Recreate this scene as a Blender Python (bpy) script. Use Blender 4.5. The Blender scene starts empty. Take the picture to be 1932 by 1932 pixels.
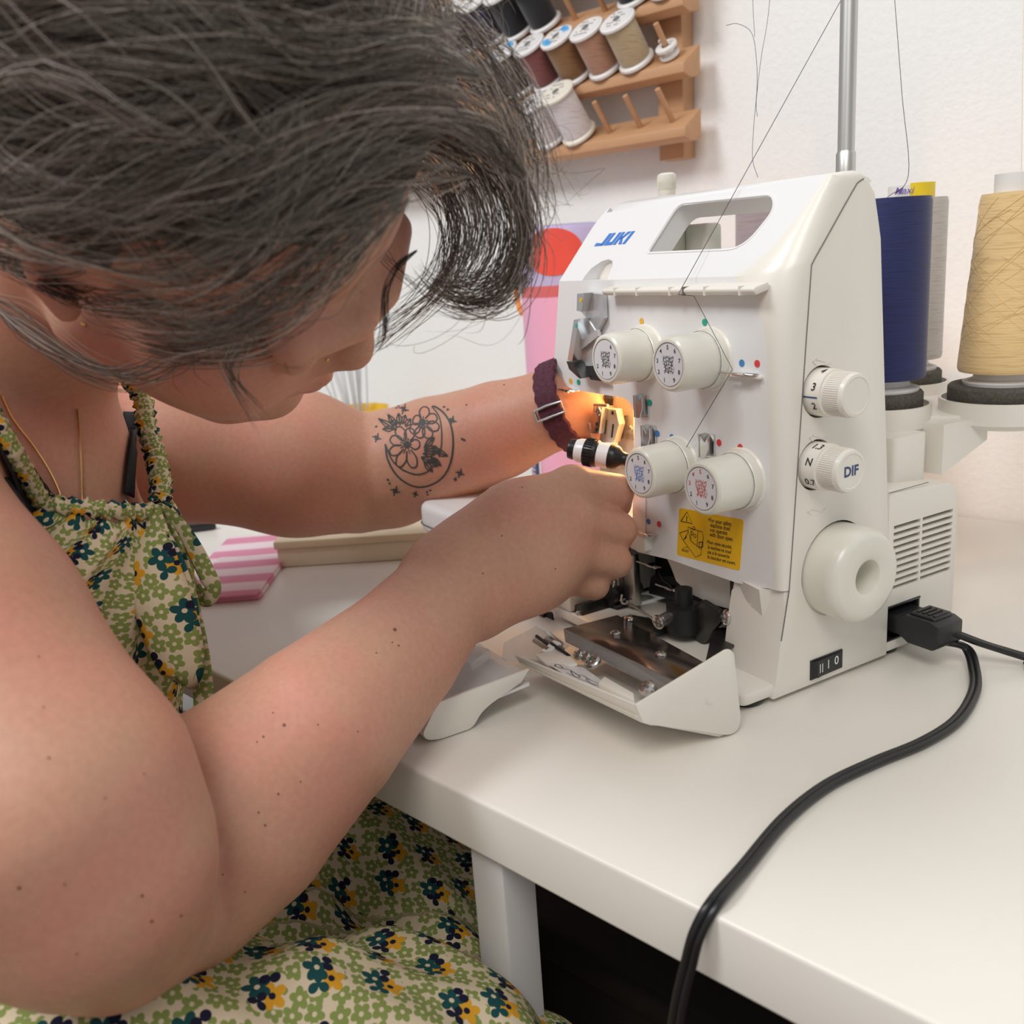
import bpy, bmesh, math, random
import numpy as np
from mathutils import Vector, Matrix
random.seed(7); RNG = np.random.default_rng(7)
SC = bpy.context.scene
COL = SC.collection
PI = math.pi

# ------------------------------------------------------------------ camera
IMG = 1932.0; FPX = 1793.8; CEN = 966.0
PITCH, ROLL, YAW_T, YAW_M = [math.radians(a) for a in (14.989, -4.013, 45.192, 30.287)]
CAM_H = 0.272                       # camera height above the desk top (z = 0)
F0 = np.array([-math.cos(YAW_T), math.sin(YAW_T), 0]); R0 = np.array([math.sin(YAW_T), math.cos(YAW_T), 0]); U0 = np.array([0, 0, 1.])
FW = math.cos(PITCH)*F0 - math.sin(PITCH)*U0
DN0 = -math.cos(PITCH)*U0 - math.sin(PITCH)*F0
RT = math.cos(ROLL)*R0 - math.sin(ROLL)*DN0
DW = math.sin(ROLL)*R0 + math.cos(ROLL)*DN0
CAM = np.array([0, 0, CAM_H])
cd = bpy.data.cameras.new('camera'); camo = bpy.data.objects.new('camera', cd); COL.objects.link(camo)
camo.matrix_world = Matrix(((RT[0], -DW[0], -FW[0], 0), (RT[1], -DW[1], -FW[1], 0), (RT[2], -DW[2], -FW[2], CAM_H), (0, 0, 0, 1)))
cd.sensor_width = 36; cd.lens = FPX/IMG*36; cd.clip_start = 0.01; cd.clip_end = 50
cd.dof.use_dof = True; cd.dof.focus_distance = 0.60; cd.dof.aperture_fstop = 9.5
SC.camera = camo

# ------------------------------------------------------------------ light
SC.view_settings.view_transform = 'Standard'; SC.view_settings.look = 'None'
SC.view_settings.exposure = 0.0; SC.view_settings.gamma = 1.0; SC.view_settings.use_curve_mapping = False
wd = bpy.data.worlds.new('world'); SC.world = wd; wd.use_nodes = True
wd.node_tree.nodes['Background'].inputs[0].default_value = (0.985, 0.99, 1.0, 1)
wd.node_tree.nodes['Background'].inputs[1].default_value = 0.42
def area(name, loc, target, sx, sy, watts, col):
    l = bpy.data.lights.new(name, 'AREA'); l.shape = 'RECTANGLE'; l.size = sx; l.size_y = sy; l.energy = watts; l.color = col
    o = bpy.data.objects.new(name, l); COL.objects.link(o); o.location = loc
    o.rotation_euler = (Vector(target)-Vector(loc)).to_track_quat('-Z', 'Y').to_euler(); return o
area('ceiling_lamp_near', (-0.95, -0.75, 1.65), (-0.35, 0.45, 0), 0.55, 0.55, 21.5, (0.965, 0.98, 1.0))
area('ceiling_lamp_far', (0.40, -0.75, 1.68), (-0.2, 0.5, 0), 0.8, 0.8, 17, (1.0, 0.955, 0.89))

# ------------------------------------------------------------------ pixel helpers
def ray(x, y): return FW + RT*((x-CEN)/FPX) + DW*((y-CEN)/FPX)
def onz(x, y, z=0.0): d = ray(x, y); return CAM + d*((z-CAM[2])/d[2])
def ony(x, y, yy): d = ray(x, y); return CAM + d*((yy-CAM[1])/d[1])
def dep(x, y, t): return CAM + ray(x, y)*t
MX = np.array([math.cos(YAW_M-YAW_T), math.sin(YAW_M-YAW_T), 0]); MY = np.array([-MX[1], MX[0], 0])
MO = onz(1405, 1352, 0)             # foot of the machine's front right corner
def loc(p): q = np.asarray(p)-MO; return np.array([q@MX, q@MY, q[2]])
def wld(p): return MO + MX*p[0] + MY*p[1] + U0*p[2]
def onv(x, y, p0, n): d = ray(x, y); return CAM + d*(((p0-CAM)@n)/(d@n))
def Fp(x, y, ym=0.031): return loc(onv(x, y, MO+MY*ym, MY))       # pixel on a plane parallel to the machine's front
def Sp(x, y, xm=0.0): return loc(onv(x, y, MO+MX*xm, MX))         # pixel on a plane parallel to its right side
def Tp(x, y, z=0.0): return loc(onz(x, y, z))

# ------------------------------------------------------------------ materials
MATS = {}
def mat(name, col, rough=0.5, metal=0.0, **k):
    m = bpy.data.materials.new(name); m.use_nodes = True; MATS[name] = m
    nt = m.node_tree; b = nt.nodes['Principled BSDF']
    b.inputs['Base Color'].default_value = (*col, 1); b.inputs['Roughness'].default_value = rough; b.inputs['Metallic'].default_value = metal
    if 'spec' in k: b.inputs['Specular IOR Level'].default_value = k['spec']
    if 'coat' in k: b.inputs['Coat Weight'].default_value = k['coat']; b.inputs['Coat Roughness'].default_value = 0.15
    if 'sss' in k:
        b.inputs['Subsurface Weight'].default_value = k['sss']; b.inputs['Subsurface Radius'].default_value = (1, .35, .2); b.inputs['Subsurface Scale'].default_value = k.get('sscale', .006)
    if 'trans' in k: b.inputs['Transmission Weight'].default_value = k['trans']
    if 'alpha' in k: b.inputs['Alpha'].default_value = k['alpha']
    if 'emit' in k: b.inputs['Emission Color'].default_value = (*col, 1); b.inputs['Emission Strength'].default_value = k['emit']
    if 'noise' in k or 'bump' in k:
        tc = nt.nodes.new('ShaderNodeTexCoord'); mp = nt.nodes.new('ShaderNodeMapping'); nz = nt.nodes.new('ShaderNodeTexNoise')
        nt.links.new(tc.outputs['Object'], mp.inputs[0]); nt.links.new(mp.outputs[0], nz.inputs['Vector'])
        mp.inputs['Scale'].default_value = k.get('scale', (30, 30, 30)); nz.inputs['Detail'].default_value = k.get('detail', 4)
        nz.inputs['Scale'].default_value = 1
        if 'noise' in k:
            mx = nt.nodes.new('ShaderNodeMix'); mx.data_type = 'RGBA'
            a = k['noise']; mx.inputs[6].default_value = (*col, 1); mx.inputs[7].default_value = (*a, 1)
            rp = nt.nodes.new('ShaderNodeMapRange'); rp.inputs[1].default_value = k.get('lo', .35); rp.inputs[2].default_value = k.get('hi', .65)
            nt.links.new(nz.outputs[0], rp.inputs[0]); nt.links.new(rp.outputs[0], mx.inputs[0]); nt.links.new(mx.outputs[2], b.inputs['Base Color'])
        if 'bump' in k:
            bp = nt.nodes.new('ShaderNodeBump'); bp.inputs['Strength'].default_value = k['bump']; bp.inputs['Distance'].default_value = k.get('bdist', .001)
            nt.links.new(nz.outputs[0], bp.inputs['Height']); nt.links.new(bp.outputs[0], b.inputs['Normal'])
    return m
mat('wall_paint', (.86, .86, .85), .7, noise=(.84, .84, .83), scale=(170, 170, 170), bump=.55, bdist=.0012)
mat('desk_white', (.80, .765, .70), .32, noise=(.785, .75, .685), scale=(14, 14, 14))
mat('floor_wood', (.10, .045, .025), .5, noise=(.16, .08, .045), scale=(40, 3, 3))
mat('leg_grey', (.62, .61, .60), .4)
mat('white_plastic', (.80, .765, .695), .34, coat=.15)
mat('cool_plastic', (.80, .80, .80), .32, coat=.2)
mat('cream_plastic', (.76, .745, .66), .3, coat=.25)
mat('groove', (.16, .15, .14), .6)
mat('dark', (.012, .012, .013), .5)
mat('black_plastic', (.014, .014, .016), .38)
mat('black_rubber', (.011, .011, .012), .33)
mat('dark_metal', (.10, .095, .09), .35, .8, noise=(.06, .058, .055), scale=(60, 60, 60))
mat('burnished', (.20, .17, .155), .16, .9)
mat('chrome', (.72, .72, .72), .18, 1.0)
mat('steel', (.55, .54, .52), .3, 1.0)
mat('brushed', (.60, .585, .56), .36, 1.0)
mat('warm_steel', (.66, .60, .52), .4, .6)
mat('clear', (.90, .91, .92), .06, trans=0.0, alpha=.28, spec=.8)
mat('clear_thin', (.85, .86, .87), .05, alpha=.12, spec=.9)
mat('plate_grey', (.60, .62, .64), .28, .55)
mat('blue_ink', (.045, .20, .62), .4); mat('black_ink', (.02, .02, .022), .5); mat('red_ink', (.60, .06, .05), .5)
mat('dot_yellow', (.80, .46, .06), .4); mat('dot_green', (.02, .38, .26), .4); mat('dot_blue', (.06, .22, .52), .4); mat('dot_red', (.72, .06, .06), .4)
mat('dial_face', (.72, .73, .76), .4); mat('white_ink', (.85, .85, .85), .4); mat('blue_grey_ink', (.03, .06, .18), .5)
mat('sticker_yellow', (.86, .50, .015), .4)
mat('foam', (.115, .105, .085), .95, noise=(.08, .072, .058), scale=(500, 500, 500), bump=.8)

# ------------------------------------------------------------------ mesh helpers
class MB:
    def __init__(s): s.v = []; s.f = []
    def add(s, v, f):
        n = len(s.v); s.v += [tuple(map(float, p)) for p in v]; s.f += [tuple(i+n for i in q) for q in f]; return s
    def box(s, lo, hi):
        (a, b, c), (d, e, g) = lo, hi
        return s.add([(a,b,c),(d,b,c),(d,e,c),(a,e,c),(a,b,g),(d,b,g),(d,e,g),(a,e,g)], [(3,2,1,0),(4,5,6,7),(0,1,5,4),(1,2,6,5),(2,3,7,6),(3,0,4,7)])
    def obox(s, cen, ax, ay, az, size):
        ax, ay, az = [np.asarray(a, float)/np.linalg.norm(a) for a in (ax, ay, az)]; c = np.asarray(cen, float); h = np.asarray(size)/2
        v = [c+ax*h[0]*i+ay*h[1]*j+az*h[2]*k for k in (-1, 1) for (i, j) in ((-1,-1),(1,-1),(1,1),(-1,1))]
        return s.add(v, [(3,2,1,0),(4,5,6,7),(0,1,5,4),(1,2,6,5),(2,3,7,6),(3,0,4,7)])
    def prism(s, poly, fn, w0, w1):
        n = len(poly); ar = sum(poly[i][0]*poly[(i+1)%n][1]-poly[(i+1)%n][0]*poly[i][1] for i in range(n))
        v = [fn(u, w, w0) for u, w in poly]+[fn(u, w, w1) for u, w in poly]
        return s.add(v, [tuple(range(n))[::-1], tuple(range(n, 2*n))]+[(i, (i+1)%n, n+(i+1)%n, n+i) for i in range(n)])
    def lathe(s, prof, org, axis, n=32, caps=True):
        ax = np.asarray(axis, float); ax /= np.linalg.norm(ax); o = np.asarray(org, float)
        t = np.array([0,0,1.]) if abs(ax[2]) < .9 else np.array([1.,0,0]); u = np.cross(t, ax); u /= np.linalg.norm(u); w = np.cross(ax, u)
        v = [o+ax*h+(u*math.cos(2*PI*i/n)+w*math.sin(2*PI*i/n))*max(r, 1e-5) for r, h in prof for i in range(n)]
        f = [(k*n+i, k*n+(i+1)%n, (k+1)*n+(i+1)%n, (k+1)*n+i) for k in range(len(prof)-1) for i in range(n)]
        if caps: f += [tuple(range(n))[::-1], tuple(range((len(prof)-1)*n, len(prof)*n))]
        return s.add(v, f)
    def cyl(s, p0, p1, r, r1=None, n=16):
        p0 = np.asarray(p0, float); p1 = np.asarray(p1, float); h = np.linalg.norm(p1-p0)
        return s.lathe([(r, 0), (r if r1 is None else r1, h)], p0, p1-p0, n)
    def tube(s, pts, r, n=8, caps=True, flat=None):
        P = np.asarray(pts, float); m = len(P); R = [r]*m if np.isscalar(r) else list(r)
        T = np.gradient(P, axis=0); T /= (np.linalg.norm(T, axis=1)[:, None]+1e-12)
        up = np.array([0,0,1.]) if abs(T[0][2]) < .9 else np.array([1.,0,0])
        u = np.cross(T[0], up); u /= np.linalg.norm(u); v = []
        for k in range(m):
            u = u-T[k]*(u@T[k]); u /= np.linalg.norm(u); w = np.cross(T[k], u)
            for i in range(n): a = 2*PI*i/n; v.append(P[k]+(u*math.cos(a)+w*math.sin(a)*(flat or 1))*R[k])
        f = [(k*n+i, k*n+(i+1)%n, (k+1)*n+(i+1)%n, (k+1)*n+i) for k in range(m-1) for i in range(n)]
        if caps: f += [tuple(range(n))[::-1], tuple(range((m-1)*n, m*n))]
        return s.add(v, f)
    def grid(s, G, close_u=False):
        G = np.asarray(G, float); a, b = G.shape[:2]
        f = [(i*b+j, i*b+j+1, (i+1)*b+j+1, (i+1)*b+j) for i in range(a-1) for j in range(b-1)]
        if close_u: f += [((a-1)*b+j, (a-1)*b+j+1, j+1, j) for j in range(b-1)]
        return s.add(G.reshape(-1, 3), f)
    def build(s, name, m, parent=None, bevel=0, seg=2, ang=38, label=None, recalc=True, minang=25):
        me = bpy.data.meshes.new(name); bm = bmesh.new()
        vs = [bm.verts.new(p) for p in s.v]
        for q in s.f:
            try: bm.faces.new([vs[i] for i in q])
            except ValueError: pass
        if recalc: bmesh.ops.recalc_face_normals(bm, faces=bm.faces)
        if bevel:
            es = [e for e in bm.edges if len(e.link_faces) == 2 and e.calc_face_angle(0) > math.radians(minang)]
            bmesh.ops.bevel(bm, geom=es, offset=bevel, segments=seg, affect='EDGES', profile=.5, clamp_overlap=True)
        bm.to_mesh(me); bm.free()
        return fin(name, me, m, parent, ang, label)
def fin(name, me, m, parent=None, ang=38, label=None):
    if m: me.materials.append(MATS[m] if isinstance(m, str) else m)
    me.shade_smooth(); me.set_sharp_from_angle(angle=math.radians(ang))
    o = bpy.data.objects.new(name, me); COL.objects.link(o)
    if parent is not None: o.parent = parent
    if label: o['label'] = label
    return o
def thing(name, label, cat, at=(0,0,0), rz=0, group=None):
    o = bpy.data.objects.new(name, None); COL.objects.link(o); o.empty_display_size = .02
    o.location = [float(a) for a in at]; o.rotation_euler = (0, 0, rz); o['label'] = label; o['category'] = cat
    if group: o['group'] = group
    return o
def tag(o, label, cat, group=None):
    o['label'] = label; o['category'] = cat
    if group: o['group'] = group
    return o
def struct(o): o['kind'] = 'structure'; return o
def cut(o, cutter):
    c = cutter.build('cutter', None); c.parent = o.parent
    md = o.modifiers.new('b', 'BOOLEAN'); md.object = c; md.operation = 'DIFFERENCE'; md.solver = 'EXACT'
    dg = bpy.context.evaluated_depsgraph_get(); me = bpy.data.meshes.new_from_object(o.evaluated_get(dg)); o.modifiers.clear()
    old = o.data; o.data = me; bpy.data.meshes.remove(old); bpy.data.objects.remove(c)
    me.shade_smooth(); me.set_sharp_from_angle(angle=math.radians(38)); return o
def arcpts(cx, cy, r, a0, a1, n=8):
    return [(cx+r*math.cos(math.radians(a0+(a1-a0)*i/n)), cy+r*math.sin(math.radians(a0+(a1-a0)*i/n))) for i in range(n+1)]
def rounded(poly, radii, n=6):
    out = []; m = len(poly)
    for i in range(m):
        p = np.array(poly[i], float); a = np.array(poly[i-1], float); b = np.array(poly[(i+1)%m], float); r = radii if np.isscalar(radii) else radii[i]
        if r <= 0: out.append(tuple(p)); continue
        da = (a-p); la = np.linalg.norm(da); da /= la; db = (b-p); lb = np.linalg.norm(db); db /= lb
        t = min(r, la*.48, lb*.48); A = p+da*t; B = p+db*t
        for k in range(n+1): s = k/n; q = A*(1-s)**2+2*p*s*(1-s)+B*s*s; out.append(tuple(q))
    return out
def spline(pts, n=10):
    P = np.asarray(pts, float); P = np.vstack([2*P[0]-P[1], P, 2*P[-1]-P[-2]]); out = []
    for i in range(1, len(P)-2):
        for k in range(n):
            t = k/n; out.append(.5*((2*P[i])+(P[i+1]-P[i-1])*t+(2*P[i-1]-5*P[i]+4*P[i+1]-P[i+2])*t*t+(-P[i-1]+3*P[i]-3*P[i+1]+P[i+2])*t**3))
    out.append(P[-2]); return np.array(out)
def text(mb, s, size, org, u, v, align='CENTER', bold=0, extr=.0, shear=0):
    c = bpy.data.curves.new('t', 'FONT'); c.body = s; c.size = size; c.align_x = align; c.align_y = 'CENTER'; c.offset = bold; c.shear = shear; c.resolution_u = 3
    o = bpy.data.objects.new('t', c); COL.objects.link(o)
    dg = bpy.context.evaluated_depsgraph_get(); me = bpy.data.meshes.new_from_object(o.evaluated_get(dg))
    org = np.asarray(org, float); u = np.asarray(u, float); v = np.asarray(v, float)
    mb.add([org+u*p.co.x+v*p.co.y for p in me.vertices], [tuple(q.vertices) for q in me.polygons])
    bpy.data.objects.remove(o); bpy.data.curves.remove(c); bpy.data.meshes.remove(me)
def plate(mb, poly, org, u, v, n, t=.0003):
    org, u, v, n = [np.asarray(a, float) for a in (org, u, v, n)]
    mb.prism(poly, lambda a, b, w: org+u*a+v*b+n*w, 0, t)
def disc(mb, org, n, r, t=.0003, k=20):
    mb.lathe([(r, 0), (r, t)], org, n, k)
def stroke(mb, pts, w, n, lift=0.0):
    # a flat line of width w drawn on a surface with normal n
    P = np.asarray(pts, float); n = np.asarray(n, float)
    if len(P) < 2: return
    T = np.gradient(P, axis=0); S = np.cross(n, T); S /= (np.linalg.norm(S, axis=1)[:, None]+1e-12)
    A = P+S*w/2+n*lift; B = P-S*w/2+n*lift; m = len(P)
    mb.add(np.vstack([A, B]), [(i, i+1, m+i+1, m+i) for i in range(m-1)])
# ------------------------------------------------------------------ the room
WALL_Y = 0.936; DESK_Y0 = 0.2925; FLOOR_Z = -0.74
struct(MB().box((-3.2, -2.0, FLOOR_Z-.05), (2.0, WALL_Y+.05, FLOOR_Z)).build('floor', 'floor_wood'))
struct(MB().box((-3.2, WALL_Y, FLOOR_Z), (2.0, WALL_Y+.05, 1.75)).build('wall_back', 'wall_paint'))
struct(MB().box((-3.2, WALL_Y-.014, FLOOR_Z), (2.0, WALL_Y, FLOOR_Z+.11)).build('baseboard_back', 'wall_paint', bevel=.003))
desk = thing('desk', 'long white laminate desk carrying the sewing machine', 'desk', (-.4, .6, FLOOR_Z))
def dk(o): o.location = (.4, -.6, -FLOOR_Z); return o
dk(MB().box((-1.75, DESK_Y0, -.034), (.55, WALL_Y-.003, 0)).build('desk_top', 'desk_white', desk, bevel=.0024, seg=4))
for lx in (-.347, -1.68, .47):
    for ly in (.298, WALL_Y-.09):
        g = dk(MB().box((lx, ly, FLOOR_Z), (lx+.025, ly+.025, -.034)).build('leg', 'leg_grey', desk, bevel=.002))
bn = thing('black_box', 'plain black lidded box on the floor under the white desk', 'bin', (-.36, .62, FLOOR_Z))  # plain black box standing for an unidentified black area under the desk
MB().prism(rounded([(-.17, -.16), (.17, -.16), (.17, .16), (-.17, .16)], .02), lambda u, v, w: (u*(1+w*.15), v*(1+w*.15), w), 0, .5).build('body', 'black_plastic', bn)
MB().prism(rounded([(-.2, -.19), (.2, -.19), (.2, .19), (-.2, .19)], .02), lambda u, v, w: (u, v, w), .5, .53).build('lid', 'black_plastic', bn, bevel=.004)
# ------------------------------------------------------------------ the overlock machine, in its own frame: x right, y away from the sewer, z up
SG = thing('overlock_machine', 'white four-thread overlock sewing machine with its looper door hanging open', 'machine', MO, YAW_M-YAW_T)
YF = .031; ZR = .2525                       # front plane, ridge under the sloped top
SD = np.array([0, .037, .0495]); SD /= np.linalg.norm(SD); SN = np.array([0, -SD[2], SD[1]])
def SL(x, s, w=0): return np.array([x, YF, ZR])+SD*s-SN*w    # point on the sloped top plate (w = depth below it)
XU, ZU = (1, 0, 0), (0, 0, 1); NF = np.array([0, -1, 0]); NS = np.array([1., 0, 0])
# rounded right-hand corner: width e of the corner and the seam it runs back to
ST = [(YF, .0705, .006, .0362, .0705), (YF, .10, .009, .0388, .10), (YF, .16, .011, .0435, .16), (YF, .215, .013, .0480, .215),
      (YF, .240, .020, .0503, .242), (YF, .2525, .038, .0515, .2565)]
for s_, e_, sy, sz in ((.006, .030, .0545, .2605), (.016, .021, .0610, .2680), (.030, .015, .0690, .2775), (.045, .010, .0770, .2870), (.058, .007, .0835, .2945), (.0645, .006, .0870, .2985)):
    q = SL(0, s_); ST.append((q[1], q[2], e_, sy, sz))
ST.append((.076, .3050, .006, .0895, .2998)); ST.append((.088, .3058, .006, .0925, .3008)); ST.append((.098, .3030, .006, .0990, .2985))
G = []
for (y, z, e, sy, sz) in ST:
    a = np.array([-e, y, z]); b = np.array([0., y, z]); c_ = np.array([0., sy, sz])
    G.append([a*(1-t)**2+2*b*t*(1-t)+c_*t*t for t in np.linspace(0, 1, 9)])
MB().grid(G).build('corner_cover', 'white_plastic', SG, ang=30)
# front cover with the overhanging head on the left
pb = [Fp(1190, 1034), Fp(1263, 1053), Fp(1388, 1096)]
out = [(-.006, .0705), (-.0378, .0665), (-.1006, .0665), (-.138, .0635), (-.1425, .068), (-.1396, .1028), (-.1345, .160)]
out += [(-.1360, .1690), (-.145, .1730), (-.2061, .1738), (-.2254, .1780), (-.2310, .1900), (-.2175, ZR)]
rf = [(-e, z) for (y, z, e, a, b) in ST[5::-1]]
poly = rounded(out, [0, 0, 0, .004, .004, 0, .004, .006, 0, .006, .006, .006, 0], 4)+rf
MB().prism(poly, lambda u, v, w: (u, w, v), YF, YF+.012).build('front_cover', 'cool_plastic', SG, bevel=0)
# sloped top plate with carrying handle opening and take-up slot
top = [(-.2175, 0), (-.2105, .052), (-.203, .0655)]+[]
rt = [(-e, s_) for (s_, e) in ((.0645, .006), (.058, .007), (.045, .010), (.030, .015), (.016, .021), (.006, .030), (0, .038))]
def SLp(x, y):
    p0 = wld((0, YF, ZR)); nw = MY*SN[1]+U0*SN[2]; q = loc(onv(x, y, p0, nw)); return (q[0], (q-np.array([q[0], YF, ZR]))@SD)
slot = [SLp(*p) for p in ((1144, 531), (1150, 515), (1156, 500), (1155, 492), (1148, 489), (1135, 493), (1116, 506), (1104, 520), (1099, 528))]; slot[0] = (slot[0][0], 0); slot[-1] = (slot[-1][0], 0)
tp = rounded([(-.2175, 0), (-.2100, .050), (-.200, .0655)], [0, .012, .012], 5)+rt+slot
o = MB().prism(tp, lambda u, v, w: SL(u, v, w), 0, .016).build('top_cover', 'cool_plastic', SG)
hole = rounded([SLp(*p) for p in ((1219, 478), (1279, 384), (1458, 366), (1462, 395), (1402, 470))], [.004, .008, .006, .008, .014], 6)
cut(o, MB().prism(hole, lambda u, v, w: SL(u*(1+0.0*w), v, w), -.02, .05))
# soft rim around the handle opening
hr = [SL(u, v, .0006) for u, v in hole]+[SL(*hole[0], .0006)]
MB().tube(hr, .0012, 6, caps=False).build('handle_rim', 'cool_plastic', SG)
# back of the hoop and the shelf behind it
bk = [(YF+.014, .2405), (.058, .2675), (.082, .2975), (.076, .3050), (.098, .3030), (.106, .270), (.116, .2405)]
MB().prism([(.064, .2965), (.0705, .3035), (.080, .3052), (.090, .3055), (.098, .3030), (.100, .296), (.090, .2945)], lambda u, v, w: (w, u, v), -.198, -.004).build('handle_bar', 'cool_plastic', SG, bevel=.0015)
MB().prism([(.046, .243), (.070, .295), (.098, .3020), (.106, .270), (.114, .243)], lambda u, v, w: (w, u, v), -.036, -.004).build('hoop_side', 'white_plastic', SG, bevel=.002)
MB().prism([(.046, .243), (.070, .290), (.088, .298), (.100, .270), (.104, .243)], lambda u, v, w: (w, u, v), -.208, -.142).build('hoop_side', 'cream_plastic', SG, bevel=.004)
MB().box((-.142, .085, .243), (-.12, .10, .285)).build('rear_bracket', 'cream_plastic', SG, bevel=.003)
# right side cover
sc = [(.0235, .0032), (.0254, .0100), (.0300, .0400), (.0362, .0705), (.0388, .10), (.0435, .16), (.0480, .215), (.0515, .2565), (.0690, .2775), (.0835, .2945), (.0870, .2985), (.0915, .3008), (.097, .2995), (.1025, .2930), (.1060, .2800),
      (.1090, .2680), (.1209, .138), (.1275, .060), (.1275, .0125), (.1275, .0032)]
o = MB().prism(sc, lambda u, v, w: (w, u, v), -.046, 0).build('side_cover', 'white_plastic', SG, bevel=.0010, minang=60)
cut(o, MB().lathe([(.0300, -.012), (.0300, .002)], (0, .0765, .0752), NS, 40))     # well of the hand wheel
o2 = o
for cy, cz in ((.0605, .1855), (.0575, .1430)): cut(o, MB().lathe([(.0152, -.010), (.0152, .002)], (0, cy, cz), NS, 32))
seam = [(0.0001, sy, sz) for (y, z, e, sy, sz) in ST]
MB().tube([(.00005, .0300, .040)]+seam[:-1], .00035, 5).build('seam_line', 'groove', SG)
# inner body behind the covers
MB().box((-.130, YF+.012, .072), (-.045, .118, .243)).build('inner_body', 'white_plastic', SG)
MB().prism(rounded([(-.216, .178), (-.130, .178), (-.130, .243), (-.212, .243)], .004), lambda u, v, w: (u, w, v), YF+.012, .104).build('head_body', 'white_plastic', SG)
# motor housing with louvres and cord inlet
o = MB().prism(rounded([(.1265, .0080), (.199, .0110), (.1985, .1000), (.190, .1090), (.1265, .1145)], [0, .006, .012, .008, 0]), lambda u, v, w: (w, u, v), -.13, -.0012).build('motor_housing', 'white_plastic', SG, bevel=.003, minang=50)
slots = []
a0 = Sp(1687, 996); a1 = Sp(1799, 960); b1 = Sp(1799, 1067)
for k in range(10):
    z = .0902-k*(.0902-.0495)/9
    for y0, y1 in ((.1315, .1580), (.1600, .1915)):
        slots.append((y0, y1, z))
cb = MB()
for (y0, y1, z) in slots: cb.box((-.006, y0, z-.0024), (.004, y1, z))
cut(o, cb)
cut(o, MB().box((-.02, .125, .0125), (.004, .1600, .0360)))
MB().box((-.0065, .129, .044), (-.0055, .194, .095)).build('louvre_backing', 'groove', SG)
iq = MB(); iq.box((-.021, .1235, .0110), (-.019, .1625, .0380)); iq.box((-.019, .1240, .0115), (-.0005, .1262, .0365)); iq.box((-.019, .124, .0345), (-.0005, .161, .0362)); iq.box((-.019, .124, .0115), (-.0005, .161, .0130)); iq.box((-.019, .1585, .012), (-.0008, .1605, .036))
iq.build('cord_inlet', 'black_plastic', SG, bevel=.0006)
MB().box((-.0015, .1255, .1130), (-.0010, .1640, .1133)).build('seam_line', 'groove', SG)
# base plate, feet, lower right column
MB().prism(rounded([(-.205, .000), (-.002, .000), (-.0005, .150), (-.02, .190), (-.19, .190)], .006), lambda u, v, w: (u, v, w), .0045, .0120).build('base_plate', 'white_plastic', SG, bevel=.0015)
for fx, fy in ((-.016, .016), (-.016, .14), (-.185, .02), (-.18, .16)):
    MB().lathe([(.011, 0), (.0125, .0025), (.012, .0048)], (fx, fy, 0), ZU, 24).build('rubber_foot', 'black_rubber', SG)
lp = [(-.0440, .0120), (-.0040, .0120), (-.0010, .0160), (-.001, .0705), (-.0440, .0680)]
MB().prism(rounded(lp, [0, .006, .004, 0, 0]), lambda u, v, w: (u, w, v), .0335, .115).build('lower_column', 'white_plastic', SG, bevel=.0016)
MB().add([(-.0425, .0336, .0690), (-.0105, .0336, .0690), (-.0180, .0336, .0445), (-.0290, .0336, .0505), (-.0385, .0320, .0690), (-.0150, .0270, .0690)], [(0, 3, 4), (3, 5, 4), (3, 2, 5), (2, 1, 5), (0, 4, 5, 1)]).build('rib', 'white_plastic', SG)
def screw(org, n, r, m='chrome', h=.0016, name='screw', slot='groove', par=SG):
    n = np.asarray(n, float); n /= np.linalg.norm(n)
    s = MB().lathe([(r, 0), (r, h*.55), (r*.8, h*.9), (r*.45, h), (0, h)], org, n, 18).build(name, m, par)
    t = np.array([0, 0, 1.]) if abs(n[2]) < .9 else np.array([1., 0, 0]); u = np.cross(t, n); u /= np.linalg.norm(u); v = np.cross(n, u)
    q = MB(); c_ = np.asarray(org)+n*h
    for a, b in ((u, v), (v, u)): q.obox(c_-n*.0001, a, b, n, (r*1.15, r*.28, .0006))
    q.build('cross_slot', slot, s); return s
screw(Fp(1454, 1214, .0333), NF, .0032)
MB().tube([(-.0440, .0332, .0125), (-.0200, .0332, .0100), (-.0200, .0332, .0142), (-.0145, .0332, .0128), (-.006, .0332, .0150)], .0003, 5).build('seam_line', 'groove', SG)
# hand wheel
hw = MB().lathe([(.0270, -.010), (.0288, -.002), (.0292, .016), (.0286, .0205), (.0262, .0235), (.0240, .0244), (.0125, .0244), (.0108, .0236), (.0100, .0215), (.0096, .006), (0, .006)], (0, .0765, .0752), NS, 56).build('hand_wheel', 'cream_plastic', SG)
MB().lathe([(.0296, 0), (.0296, .0004)], (-.0112, .0765, .0752), NS, 40).build('wheel_well', 'groove', SG)
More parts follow.
